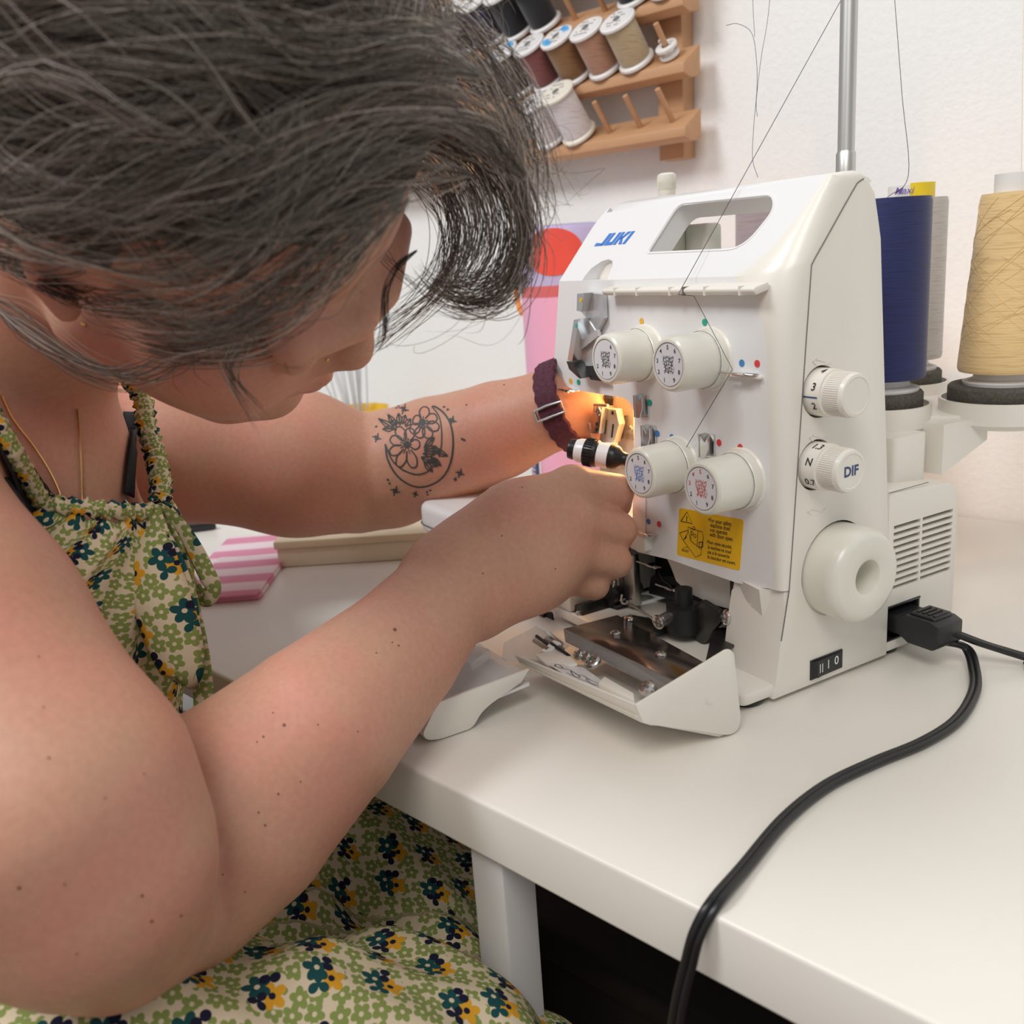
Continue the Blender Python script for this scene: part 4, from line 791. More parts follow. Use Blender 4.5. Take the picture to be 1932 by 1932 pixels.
# ------------------------------------------------------------------ dress: printed cotton
def floral(name):
    m = bpy.data.materials.new(name); m.use_nodes = True; MATS[name] = m; nt = m.node_tree; b = nt.nodes['Principled BSDF']; b.inputs['Roughness'].default_value = .85; b.inputs['Specular IOR Level'].default_value = .15
    N = nt.nodes.new; Lk = nt.links.new
    def mt(op, a, c=None):
        n = N('ShaderNodeMath'); n.operation = op
        for i, v in enumerate((a, c)):
            if v is None: continue
            if isinstance(v, (int, float)): n.inputs[i].default_value = v
            else: Lk(v, n.inputs[i])
        return n.outputs[0]
    def vm(op, a, c=None):
        n = N('ShaderNodeVectorMath'); n.operation = op
        for i, v in enumerate((a, c)):
            if v is None: continue
            if isinstance(v, tuple): n.inputs[i].default_value = v
            else: Lk(v, n.inputs[i])
        return n
    def mix(f, a, c):
        n = N('ShaderNodeMix'); n.data_type = 'RGBA'; Lk(f, n.inputs[0])
        for i, v in ((6, a), (7, c)):
            if isinstance(v, tuple): n.inputs[i].default_value = (*v, 1)
            else: Lk(v, n.inputs[i])
        return n.outputs[2]
    uv = N('ShaderNodeUVMap').outputs[0]
    def cells(scale, rnd):
        s = vm('SCALE', uv); s.inputs[3].default_value = scale
        v = N('ShaderNodeTexVoronoi'); v.voronoi_dimensions = '2D'; v.inputs['Scale'].default_value = 1; v.inputs['Randomness'].default_value = rnd; Lk(s.outputs[0], v.inputs['Vector'])
        return vm('SUBTRACT', s.outputs[0], v.outputs['Position']).outputs[0], v.outputs['Color']
    def flower(l, rot, R, A, n=5):
        sp = N('ShaderNodeSeparateXYZ'); Lk(l, sp.inputs[0]); ang = mt('ADD', mt('ARCTAN2', sp.outputs[1], sp.outputs[0]), rot)
        r = vm('LENGTH', l).outputs['Value']
        return mt('LESS_THAN', r, mt('ADD', mt('MULTIPLY', mt('ABSOLUTE', mt('COSINE', mt('MULTIPLY', ang, n*.5))), A*2.4), R-A*1.1)), r
    cream, green, teal, gold, navy = (.66, .56, .40), (.235, .29, .085), (.012, .070, .072), (.66, .33, .025), (.012, .014, .035)
    la, ca = cells(104, .42); sa = N('ShaderNodeSeparateColor'); Lk(ca, sa.inputs[0]); rot = mt('MULTIPLY', sa.outputs[0], 6.28)
    fl, r = flower(la, rot, .405, .085); ring = mt('MULTIPLY', fl, mt('GREATER_THAN', r, .115))
    col = mix(ring, cream, green)
    lb, cb = cells(33, .45); sb = N('ShaderNodeSeparateColor'); Lk(cb, sb.inputs[0]); rb = mt('MULTIPLY', sb.outputs[0], 6.28)
    pick = mt('GREATER_THAN', sb.outputs[1], .45)
    bg, rbg = flower(lb, rb, .30, .06); col = mix(mt('MULTIPLY', bg, mt('GREATER_THAN', rbg, .0)), col, cream)
    off = vm('SUBTRACT', lb, (.13, .07, 0)).outputs[0]; f2, r2 = flower(off, rb, .175, .045); col = mix(f2, col, gold)
    off3 = vm('SUBTRACT', lb, (-.11, -.09, 0)).outputs[0]; f3, r3 = flower(off3, rb, .175, .05); col = mix(f3, col, teal)
    off4 = vm('SUBTRACT', lb, (-.07, .17, 0)).outputs[0]; f4, r4 = flower(off4, rb, .10, .06, 3); col = mix(f4, col, mix(pick, teal, navy))
    off5 = vm('SUBTRACT', lb, (.07, -.22, 0)).outputs[0]; f5, r5 = flower(off5, rb, .085, .06, 2); col = mix(f5, col, navy)
    c6 = mt('LESS_THAN', r2, .055); col = mix(c6, col, navy); c7 = mt('LESS_THAN', r3, .045); col = mix(c7, col, cream)
    wv = N('ShaderNodeTexNoise'); wv.inputs['Scale'].default_value = 900; Lk(uv, wv.inputs['Vector']); bp = N('ShaderNodeBump'); bp.inputs['Strength'].default_value = .25; bp.inputs['Distance'].default_value = .0006
    Lk(wv.outputs[0], bp.inputs['Height']); Lk(bp.outputs[0], b.inputs['Normal']); Lk(col, b.inputs['Base Color'])
floral('floral_cotton')
def uvmesh(name, V, F, UV, m, parent, ang=60):
    me = bpy.data.meshes.new(name); me.from_pydata([tuple(map(float, p)) for p in V], [], F); me.update()
    ul = me.uv_layers.new(name='UVMap'); li = np.zeros(len(me.loops), np.int32); me.loops.foreach_get('vertex_index', li)
    ul.data.foreach_set('uv', np.asarray(UV, np.float32)[li].ravel()); return fin(name, me, m, parent, ang)
def gridmesh(name, G, UV, m, parent, close=False, ang=60):
    a, b = G.shape[:2]; F = [(i*b+j, i*b+j+1, (i+1)*b+j+1, (i+1)*b+j) for i in range(a-1) for j in range(b-1)]
    return uvmesh(name, G.reshape(-1, 3), F, UV.reshape(-1, 2), m, parent, ang)
# bodice: gathered tube hanging from the drawstring neckline
rows = [(955, 196, .0330, .050, .562), (975, 190, .0410, .056, .562), (1010, 150, .0590, .075, .568), (1070, 60, .0900, .100, .574), (1150, -39, .1220, .122, .578), (1240, -55, .1250, .128, .582), (1330, -81, .1300, .132, .584), (1430, -99, .1350, .138, .586), (1600, -128, .155, .152, .586), (1830, -163, .180, .170, .586)]
ra = np.array(rows, float); tt = np.linspace(0, len(rows)-1, 70); R5 = np.stack([np.interp(tt, np.arange(len(rows)), ra[:, i]) for i in range(5)], 1)
NT = 260; G = np.zeros((70, NT, 3)); UV = np.zeros((70, NT, 2)); vlen = 0; prev = None
for i, (py, cx, a, b, d) in enumerate(R5):
    c0 = K(cx, py, d)
    if prev is not None: vlen += np.linalg.norm(c0-prev)
    prev = c0; g = math.exp(-i/38.0)
    for j in range(NT):
        th = 2*PI*j/(NT-1); f = 1+g*(.050*math.sin(17*th+.8*math.sin(3*th))+.030*math.sin(29*th+1+i*.05))+(1-g)*(.030*math.sin(7*th+.5+i*.03)+.018*math.sin(13*th+i*.04))
        sag = .006*g*math.sin(th*2)
        G[i, j] = c0+RT*(a*f*math.cos(th))-FW*(b*f*math.sin(th))+DW*(.004*g*math.sin(17*th)+.010*(1-math.cos(th*1.0))*0+sag); UV[i, j] = (th*.095*(1.0+.25*i/70), vlen)
bod = gridmesh('dress_bodice', G-PO, UV, 'floral_cotton', person)
# drawstring casing around the neckline
def tubeuv(name, pts, r, m, parent, n=14, ruch=0.0, uvs=1.0, seed=0):
    P = np.asarray(pts, float); L = np.concatenate([[0], np.cumsum(np.linalg.norm(np.diff(P, axis=0), axis=1))]); k = len(P); rg = np.random.default_rng(seed)
    T = np.gradient(P, axis=0); T /= np.linalg.norm(T, axis=1)[:, None]; u = np.cross(T[0], [0, 0, 1]); u /= np.linalg.norm(u); G = np.zeros((k, n+1, 3)); UV = np.zeros((k, n+1, 2)); ph = rg.uniform(0, 6, 4)
    for i in range(k):
        u = u-T[i]*(u@T[i]); u /= np.linalg.norm(u); w = np.cross(T[i], u)
        for j in range(n+1):
            a = 2*PI*j/n; rr = r*(1+ruch*(math.sin(L[i]*900+2*math.sin(a+ph[0]))+.6*math.sin(L[i]*1500+3*a+ph[1]))); G[i, j] = P[i]+(u*math.cos(a)+w*math.sin(a))*rr; UV[i, j] = (j/n*2*PI*r*1.6, L[i]*uvs)
    return gridmesh(name, G-PO, UV, m, parent)
nk = [G[0, j]+DW*.002 for j in range(0, NT, 2)]
nk3 = np.array([K(196, 955, .562)+RT*(.034*math.cos(t))-FW*(.052*math.sin(t))+DW*(.004*math.cos(t)) for t in np.linspace(-.2, PI+.5, 90)])
tubeuv('neck_casing', nk3, .0048, 'floral_cotton', person, ruch=.22, uvs=1.8, seed=3)
tubeuv('halter_strap', spline([K(300, 962, .566), K(304, 915, .580), K(292, 860, .600), K(276, 800, .612), K(262, 740, .618), K(180, 640, .60)], 14), .0062, 'floral_cotton', person, ruch=.17, uvs=1.8, seed=1)
tubeuv('halter_strap', spline([K(96, 975, .520), K(60, 915, .500), K(18, 838, .478), K(-40, 745, .47), K(-120, 660, .48)], 14), .0048, 'floral_cotton', person, ruch=.12, uvs=1.8, seed=2)
def ribbon(name, pts, ws, m='floral_cotton', curl=.0, thick=.0005, across=None):
    P = spline([K(*p) for p in pts], 10); k = len(P); W = np.interp(np.linspace(0, 1, k), np.linspace(0, 1, len(ws)), ws)
    T = np.gradient(P, axis=0); T /= np.linalg.norm(T, axis=1)[:, None]; L = np.concatenate([[0], np.cumsum(np.linalg.norm(np.diff(P, axis=0), axis=1))])
    G = np.zeros((k, 9, 3)); UV = np.zeros((k, 9, 2))
    for i in range(k):
        s = np.cross(T[i], FW); s /= np.linalg.norm(s); s = s*.92+FW*.38*math.sin(L[i]*25+P[0][0]*50)
        for j in range(9):
            q = j/8-.5; G[i, j] = P[i]+s*W[i]*q-FW*(curl*(1-4*q*q))*W[i]; UV[i, j] = (W[i]*q+P[0][2], L[i])
    o = gridmesh(name, G-PO, UV, m, person); md = o.modifiers.new('s', 'SOLIDIFY'); md.thickness = thick; return o
ribbon('bow_loop', [(296, 962, .555), (330, 985, .552), (366, 1035, .552), (392, 1085, .554), (402, 1110, .557), (388, 1130, .562), (362, 1100, .568), (330, 1040, .572), (300, 985, .572)], [.008, .012, .011, .010, .010, .009, .008], curl=.15)
ribbon('bow_tail', [(300, 965, .553), (335, 1040, .548), (360, 1140, .548), (378, 1240, .550), (384, 1330, .553), (376, 1410, .556), (370, 1460, .560)], [.008, .010, .010, .011, .011, .011], curl=.12)
ribbon('bow_tail', [(288, 965, .545), (285, 1040, .535), (305, 1130, .532), (330, 1210, .534), (345, 1270, .536), (338, 1285, .538)], [.010, .030, .034, .030, .022, .012], curl=.22)
ribbon('bow_loop', [(292, 960, .548), (300, 1000, .540), (322, 1060, .538), (345, 1130, .540), (356, 1200, .542), (352, 1225, .548)], [.008, .012, .016, .016, .012, .006], curl=.3)
# black camisole straps under the dress
def strap(name, pts, w, m, lift=.002, jump=.02):
    P, Nn = [], []
    for x, y in spline(pts, 8):
        h_, n_ = hit(x, y)
        if h_ is not None and (not P or np.linalg.norm(h_+n_*lift-P[-1]) < jump): P.append(h_+n_*lift); Nn.append(n_)
    if len(P) < 3: return
    P = np.array(P); P[1:-1] = (P[:-2]+P[1:-1]*2+P[2:])/4; Nn = np.array(Nn); T = np.gradient(P, axis=0); S = np.cross(Nn, T); S /= np.linalg.norm(S, axis=1)[:, None]
    A, B = P+S*w/2, P-S*w/2; k = len(P); Q = MB(); Q.add(np.vstack([A, B])-PO, [(i, i+1, k+i+1, k+i) for i in range(k-1)]); o = Q.build(name, m, person, recalc=False)
    md = o.modifiers.new('s', 'SOLIDIFY'); md.thickness = .0012; return o
mat('black_knit', (.008, .008, .010), .8)
strap('camisole_strap', [(250, 780), (246, 830), (240, 880), (236, 935)], .012, 'black_knit', jump=.2)
q = MB(); P_ = [K(-60, 850, .475), K(0, 905, .470), K(50, 975, .478), K(92, 1050, .500), K(140, 1120, .52)]; Q_ = [K(-60, 800, .52), K(0, 835, .515), K(50, 925, .525), K(96, 985, .540), K(140, 1050, .54)]
q.grid(np.stack([spline(P_, 6)-PO, spline(Q_, 6)-PO], 0)); o = q.build('camisole_side', 'black_knit', person, recalc=False); md = o.modifiers.new('s', 'SOLIDIFY'); md.thickness = .002
strap('camisole_panel', [(-30, 800), (0, 848), (28, 893), (55, 940), (78, 978)], .022, 'black_knit', .0025)
# skirt over both thighs
SK_ = []
def sc_(a, b, ra, rb, k=.05): SK_.append(('c', np.asarray(a, float), np.asarray(b, float), ra, rb, k))
sc_(K(-350, 2130, .44), K(250, 2215, .445), .090, .088); sc_(K(250, 2215, .445), K(720, 2160, .49), .088, .084); sc_(K(720, 2160, .49), K(930, 2190, .535), .084, .066)
sc_(K(930, 2190, .535), K(930, 2190, .535)-U0*.36, .064, .055, .03)
sc_(K(-100, 1830, .62), K(420, 1770, .68), .115, .112); sc_(K(420, 1770, .68), K(745, 1760, .715), .112, .090); sc_(K(735, 1775, .715), K(735, 1775, .715)-U0*.42, .086, .06, .03)
sc_(K(350, 2010, .56), K(760, 1990, .61), .075, .070, .06); sc_(K(-150, 1840, .58), K(-150, 2050, .57), .168, .175, .05)
sv_, sq_ = sdf_mesh(SK_, .004)
sv_ = relax(sv_, sq_, 3)
fx_, fy_, fz_ = (sv_-PO)@RT, (sv_-PO)@DW, (sv_-PO)@FW
fn = np.zeros_like(sv_)
for k_ in range(4):
    a_, b_, c_ = sv_[sq_[:, k_]], sv_[sq_[:, (k_+1) % 4]], sv_[sq_[:, k_-1]]; np.add.at(fn, sq_[:, k_], np.cross(b_-a_, c_-a_))
fn /= (np.linalg.norm(fn, axis=1)[:, None]+1e-12)
disp = .0035*np.sin(fx_*38+fz_*60+2*np.sin(fy_*22))+.0025*np.sin(fx_*85-fz_*35+1.3*np.sin(fx_*30))+.0012*np.sin(fz_*150+fx_*40)
wgt = np.clip((fx_-.10)/.12, .25, 1.3)
sv_ = sv_+fn*(disp*wgt)[:, None]
def axc(pa, pb, ref=None):
    ref = -DW if ref is None else ref
    a = pa; d = pb-pa; d = d/np.linalg.norm(d); q = sv_-a; s = q@d; r = q-s[:, None]*d; n1 = ref-d*(ref@d); n1 /= np.linalg.norm(n1); n2 = np.cross(d, n1); return s, np.arctan2(r@n2, r@n1), np.linalg.norm(r, axis=1)
s1, a1_, r1_ = axc(K(-350, 2110, .44), K(960, 2140, .52)); s2, a2_, r2_ = axc(K(-100, 1850, .62), K(690, 1770, .715))
s3, a3_, r3_ = axc(K(350, 2010, .56), K(760, 1990, .61)); s4, a4_, r4_ = axc(K(-150, 1840, .58), K(-150, 2050, .57), RT)
dd3 = np.stack([r1_-.088, r2_-.110, r3_-.074, np.where(fx_ < .02, r4_-.172, 9)], 0); wh = np.argmin(dd3, 0)
uu = np.choose(wh, [s1, s2+.31, s3+.62, a4_*.17+.9]); vv = np.choose(wh, [a1_*.088, a2_*.11, a3_*.080, s4])
uvmesh('dress_skirt', sv_-PO, [tuple(int(i) for i in f) for f in sq_], np.stack([uu, vv], 1), 'floral_cotton', person)
# ------------------------------------------------------------------ jewellery, watch, tattoo, moles
mat('gold', (.80, .50, .22), .25, 1.0); mat('watch_strap', (.085, .014, .035), .8, noise=(.06, .01, .025), scale=(300, 300, 300)); mat('tattoo_ink', (.045, .05, .048), .6); mat('mole', (.17, .06, .03), .6)
def chainline(name, pts, r, m, lift=.001):
    P = []
    for x, y in spline(pts, 6):
        h_, n_ = hit(x, y)
        if h_ is not None: P.append(h_+n_*lift-PO)
    if len(P) > 3:
        P = np.array(P); P[1:-1] = (P[:-2]+P[1:-1]*2+P[2:])/4; MB().tube(P, r, 5).build(name, m, person)
chainline('necklace', [(2, 745), (22, 790), (60, 840), (92, 890), (112, 935), (118, 970)], .0006, 'gold')
chainline('necklace', [(144, 770), (148, 820), (151, 870), (153, 930), (154, 965)], .0006, 'gold')
def onbody(mb, pts, w, lift=.0004):
    P, Nn = [], []
    for x, y in pts:
        h_, n_ = hit(x, y)
        if h_ is None: continue
        P.append(h_+n_*lift); Nn.append(n_)
    if len(P) < 2: return
    P = np.array(P); Nn = np.array(Nn); T = np.gradient(P, axis=0); S = np.cross(Nn, T); S /= (np.linalg.norm(S, axis=1)[:, None]+1e-12); k = len(P)
    mb.add(np.vstack([P+S*w/2, P-S*w/2])-PO, [(i, i+1, k+i+1, k+i) for i in range(k-1)])
tq = MB(); Wk = .0011
def TT(pts, w=Wk, n=6, closed=False):
    p = list(pts)+([pts[0]] if closed else []); onbody(tq, spline(p, n), w)
def petal(cx, cy, px, py, wd_):      # a petal outline from the flower centre to its tip
    a = np.array([px-cx, py-cy], float); L = np.linalg.norm(a); a /= L; s = np.array([-a[1], a[0]]); c0 = np.array([cx, cy], float)
    TT([c0+a*L*.25+s*wd_*.25, c0+a*L*.6+s*wd_*.62, c0+a*L*.92+s*wd_*.42, c0+a*L, c0+a*L*.92-s*wd_*.42, c0+a*L*.6-s*wd_*.62, c0+a*L*.25-s*wd_*.25])
    TT([c0, c0+a*L*.4], .0008)
# crescent
TT([(727, 838), (731, 865), (745, 892), (765, 910), (790, 919), (818, 913), (840, 895), (852, 865), (855, 830), (850, 800), (838, 780), (822, 768), (815, 767)], .0014)
TT([(727, 838), (740, 868), (760, 886), (786, 895), (806, 890), (816, 880)], .0012); TT([(815, 767), (828, 785), (833, 808), (833, 840), (828, 862)], .0010)
for (cx, cy, pts) in ((797, 797, ((803, 768), (824, 786), (828, 808), (812, 826), (790, 826), (775, 815), (780, 790))), (768, 839, ((737, 827), (750, 806), (775, 808), (792, 838), (782, 882), (752, 880), (736, 855)))):
    for (px, py) in pts: petal(cx, cy, px, py, 15)
    TT([(cx+5*math.cos(a), cy+5*math.sin(a)) for a in np.linspace(0, 6.28, 8)], .0016)
def leaf(x0, y0, x1, y1, wd_=5):
    a = np.array([x1-x0, y1-y0], float); s = np.array([-a[1], a[0]])/np.linalg.norm(a); c0 = np.array([x0, y0], float)
    TT([c0, c0+a*.5+s*wd_, c0+a], .0010, 4); TT([c0, c0+a*.5-s*wd_, c0+a], .0010, 4); TT([c0, c0+a], .0012, 3)
for l in ((748, 812, 714, 790), (748, 805, 732, 782), (750, 800, 737, 795), (755, 802, 752, 780), (760, 800, 765, 783), (745, 808, 722, 810), (765, 805, 775, 790), (800, 845, 820, 825), (800, 850, 824, 842), (798, 856, 822, 856), (795, 862, 812, 872), (805, 868, 826, 880), (812, 862, 832, 878), (816, 852, 832, 848), (820, 850, 845, 860), (800, 870, 816, 890), (808, 872, 826, 868)): leaf(*l)
def star(x, y, r):
    for a in (0, 1.57): TT([(x-r*math.cos(a+.3), y-r*math.sin(a+.3)), (x, y), (x+r*math.cos(a+.3), y+r*math.sin(a+.3))], .0010, 3)
    TT([(x-r*.4, y-r*.4), (x, y), (x+r*.4, y+r*.4)], .0016, 3); TT([(x-r*.4, y+r*.4), (x, y), (x+r*.4, y-r*.4)], .0012, 3)
for s_ in ((762, 772, 10), (853, 793, 9), (711, 826, 9), (746, 926, 10), (784, 932, 6), (868, 893, 9), (859, 904, 4)): star(*s_)
for (x, y) in ((748, 770), (752, 766), (838, 768), (845, 773), (710, 805), (872, 828), (876, 830), (732, 905), (735, 912), (806, 928), (812, 925), (860, 905), (807, 933)): TT([(x-2, y), (x+2, y)], .0016, 3)
tq.build('tattoo', 'tattoo_ink', person, recalc=False, label='black line tattoo of flowers in a crescent moon on the forearm')
MLL = []
for (x, y, r) in ((745, 1188, 7), (752, 1218, 4), (740, 1212, 3), (710, 1232, 3), (515, 1345, 3), (536, 1368, 6), (600, 1367, 3), (675, 1380, 3), (497, 1390, 4), (485, 1400, 3), (272, 1460, 3), (198, 1506, 3), (567, 1475, 3), (525, 1498, 4), (488, 1533, 4), (500, 1557, 4), (268, 1690, 5), (286, 1738, 5), (341, 1728, 5), (462, 1683, 3), (122, 1668, 3), (145, 1800, 3), (420, 1650, 3), (73, 1239, 3), (82, 1334, 3), (947, 1011, 3), (911, 1082, 3), (1048, 1073, 3), (36, 1675, 6), (92, 1430, 4), (951, 726, 4), (880, 764, 4), (985, 920, 3)):
    h_, n_ = hit(x, y)
    if h_ is None: continue
    dd = np.linalg.norm(h_-CAM); mq = MB(); disc(mq, h_+n_*.0001-PO, n_, r*.5*dd/FPX, .00015, 10); mq.build('mole', 'mole', person, recalc=False)
# watch strap: perforated band round the left wrist with a metal buckle
wa = K(940, 812, .765); wb = K(1045, 772, .740); ax_ = wb-wa; ax_ /= np.linalg.norm(ax_); wc_ = wb+ax_*(.012)
u_ = np.cross(ax_, FW); u_ /= np.linalg.norm(u_); v_ = np.cross(ax_, u_)
q = MB(); RW = .0335; hwid = .0095
prof = [(-hwid, .0), (-hwid*.9, .0022), (hwid*.9, .0022), (hwid, .0)]
q.grid([[wc_+ax_*(s+.0007*math.sin(a*22))+(u_*math.cos(a)*1.03+v_*math.sin(a))*(RW+r)-PO for (s, r) in prof] for a in np.linspace(0, 2*PI, 96)], False)
ws = q.build('watch_strap', 'watch_strap', person, recalc=False, label='plum coloured perforated watch strap')
hq = MB()
for a in np.linspace(0, 2*PI, 40, endpoint=False):
    for s in (-.005, 0, .005):
        d_ = u_*math.cos(a+(.04 if s else 0))*1.03+v_*math.sin(a+(.04 if s else 0)); dn_ = d_/np.linalg.norm(d_); disc(hq, wc_+ax_*s+d_*(RW+.00225)-PO, dn_, .0008, .0001, 8)
hq.build('strap_holes', 'dark', ws, recalc=False)
bp_, bn_ = hit(1046, 782); bn_ = -FW*.8+ax_*0
bc = wc_+(u_*0+v_*0); 
# buckle facing the camera
dd_ = -FW-ax_*((-FW)@ax_); dd_ /= np.linalg.norm(dd_); tt_ = np.cross(ax_, dd_)
bq_ = MB(); bcen = wc_+dd_*(RW+.003)+tt_*.004
bq_.tube([bcen+ax_*x*.0115+tt_*y*.004+dd_*z-PO for x, y, z in ((-1, -1, 0), (0, -1.15, .001), (1, -1, 0), (1, 1, -.001), (0, 1, 0), (-1, 1, -.001), (-1, -1, 0))], .0012, 8)
bq_.build('buckle', 'chrome', ws)
# nose stud and earring
for (x, y, r, nm) in ((617, 678, .0011, 'nose_stud'), (158, 612, .0014, 'ear_stud')):
    h_, n_ = hit(x, y)
    if h_ is not None: MB().lathe([(r, 0), (r*.8, r*.6), (0, r)], h_-PO, n_, 12).build(nm, 'gold', person)
# ------------------------------------------------------------------ hair: loose wavy strands, each a thin tube, over a close dark underlayer
HCc = np.array([0, -.012, .045]); HSx = np.array([.0765, .0975, .0905])      # skull centre and half axes in the head frame
HB = np.stack([WR, WF, WU], 0)
def h2w(p): return WC+np.asarray(p)@HB
def w2h(p): return (np.asarray(p)-WC)@HB.T
def hairline(n):      # n: unit direction on the skull (right, forward, up)
    x, y, z = n
    if y > .30: return z > .30+.55*(y-.30)+(-.10 if abs(x) > .5 else 0)
    if y > -.12: return z > (-.26+.55*(y+.12) if abs(x) > .45 else -.02+.75*(y+.12))
    return z > -.62
hm = bpy.data.materials.new('hair'); hm.use_nodes = True; MATS['hair'] = hm; b = hm.node_tree.nodes['Principled BSDF']; at = hm.node_tree.nodes.new('ShaderNodeAttribute'); at.attribute_name = 'strand'
hm.node_tree.links.new(at.outputs['Color'], b.inputs['Base Color']); b.inputs['Roughness'].default_value = .42; b.inputs['Specular IOR Level'].default_value = .45
mat('hair_under', (.032, .024, .019), .8)
# underlayer
cap_v, cap_f = [], []; NA, NB = 60, 40
for i in range(NB+1):
    ph = -PI/2+PI*i/NB
    for j in range(NA):
        t = 2*PI*j/NA; n = np.array([math.cos(ph)*math.cos(t), math.cos(ph)*math.sin(t), math.sin(ph)]); cap_v.append((n, HCc+n*(HSx+.007)))
for i in range(NB):
    for j in range(NA):
        q4 = (i*NA+j, i*NA+(j+1) % NA, (i+1)*NA+(j+1) % NA, (i+1)*NA+j)
        if all(hairline(cap_v[k][0]) for k in q4): cap_f.append(q4)
hq = MB(); hq.add([h2w(p)-PO for n, p in cap_v], cap_f); hq.build('hair_underlayer', 'hair_under', person)
SV, SF, SCc = [], [], []
rh = np.random.default_rng(11)
def colour(front=0.0):
    r = rh.random()
    if r < .38-.15*front: c = np.array([.072, .053, .042])*rh.uniform(.6, 1.5)
    elif r < .80-.15*front: c = np.array([.215, .168, .135])*rh.uniform(.6, 1.5)
    else: c = np.array([.52, .46, .41])*rh.uniform(.6, 1.3)
    return c
def emit(P, r, c):
    P = np.asarray(P); m = len(P); T = np.gradient(P, axis=0); T /= (np.linalg.norm(T, axis=1)[:, None]+1e-12)
    ref = -FW; U = np.cross(T, ref); U /= (np.linalg.norm(U, axis=1)[:, None]+1e-9); W = np.cross(T, U)
    R = r*np.concatenate([np.full(m-4, 1.0), [.9, .75, .5, .2]]); base = sum(len(v) for v in SV)
    ring = np.stack([P+(U*math.cos(a)+W*math.sin(a))*R[:, None] for a in (.5, 2.6, 4.7)], 1).reshape(-1, 3); SV.append(ring)
    k = np.arange(m-1)[:, None]*3; i3 = np.array([0, 1, 2]); n3 = np.array([1, 2, 0])
    SF.append((base+np.stack([k+i3, k+n3, k+3+n3, k+3+i3], -1)).reshape(-1, 4)); SCc.append(np.tile(c, (len(ring), 1)))
def proj_e(p, off):     # push a head-frame point out to the shell 'off' above the skull
    d = (p-HCc); k = np.linalg.norm(d/(HSx+off)); return HCc+d/k
def bulk(n, L, steps=17):
    # one lock: walks over the skull along the combing direction
    side = 1.0 if n[0] > -.25 else -1.0
    p = HCc+n*HSx; P = [p.copy()]; hmax = rh.uniform(.010, .032)*(1.15 if n[1] > 0 else 1); f1, f2 = rh.uniform(45, 95), rh.uniform(70, 150); a1, a2 = rh.uniform(.25, .75), rh.uniform(.08, .35); p1, p2 = rh.uniform(0, 6.3, 2)
    ds = L/(steps-1); s = 0; fw0 = rh.normal(0, .16)
    for i in range(1, steps):
        s += ds; nn = (p-HCc)/HSx**2; nn /= np.linalg.norm(nn)
        flow = np.array([.62*side, -.80, -.10])
        if n[1] > .45 and n[2] > .2: flow = flow*(1-.5*math.exp(-s/.03))+np.array([.1, .75, .2])*math.exp(-s/.022)
        flow = flow-nn*(flow@nn); flow /= np.linalg.norm(flow)+1e-9; lat = np.cross(nn, flow)
        flow = flow+lat*(a1*math.sin(f1*s+p1)+a2*math.sin(f2*s+p2)+fw0); flow /= np.linalg.norm(flow)
        p = p+flow*ds; hh = hmax*(1-math.exp(-s/.025))*(1+.25*math.sin(f1*.8*s+p2)); q = proj_e(p, 0); p = q
        out = q+nn*hh
        if q[2] < -.035: out = out+np.array([.004*side, -.004, 0])*(i/steps)
        P.append(out)
    return np.array(P)
def lock(P, count, spread, r0, front=0.0, wav=.0012, taper=.35, colr=None):
    m = len(P); t = np.linspace(0, 1, m)[:, None]; T = np.gradient(P, axis=0); T /= np.linalg.norm(T, axis=1)[:, None]+1e-12
    for _ in range(count):
        o = rh.normal(0, spread, 3); o2 = rh.normal(0, spread*.8, 3); ph = rh.uniform(0, 6.3, 3); fr = rh.uniform(4, 11)
        Q = P+o*(1-(1-taper)*t)*np.minimum(1, t*6+.25)+o2*t**2+wav*np.stack([np.sin(fr*t[:, 0]+ph[k]) for k in range(3)], 1)*np.minimum(1, t*4)
        cut_ = int(m*rh.uniform(.72, 1.0)); cut_ = max(cut_, 8)
        emit(Q[:cut_], r0*rh.uniform(.6, 1.25), colour(front) if colr is None else colr*rh.uniform(.7, 1.3))
made = 0
while made < 560:
    n = rh.normal(0, 1, 3); n /= np.linalg.norm(n)
    if not hairline(n): continue
    if n@np.array([.2, .1, .6]) < -.15 and rh.random() < .5: continue
    Ph = bulk(n, rh.uniform(.085, .15)); made += 1
    lock(np.array([h2w(p) for p in Ph]), 12 if rh.random() < .8 else 5, .0024, .00025, front=max(0, n[1]))
# drawn locks: pixel paths laid on a shell above the skull, or hanging at the depth of the face
def shell(x, y, off):
    d = ray(x, y); o = (w2h(CAM)-HCc)/(HSx+off); dv = (d@HB.T)/(HSx+off); A = dv@dv; B = o@dv; C = o@o-1; D = B*B-A*C
    t = (-B-math.sqrt(D))/A if D > 0 else -B/A
    return CAM+d*t
def drawn(pts, count, spread, r0=.0002, off=.022, dep_=None, front=.5, colr=None, wav=.0012, taper=.8):
    xy = spline(pts, max(3, 26//(len(pts)-1)))
    P = np.array([shell(x, y, off) if dep_ is None else dep(x, y, dep_) for x, y in xy])
    for _ in range(3): P[1:-1] = (P[:-2]+2*P[1:-1]+P[2:])/4
    lock(P, count, spread, r0, front, wav, taper, colr)
GB = np.array([.16, .14, .12])
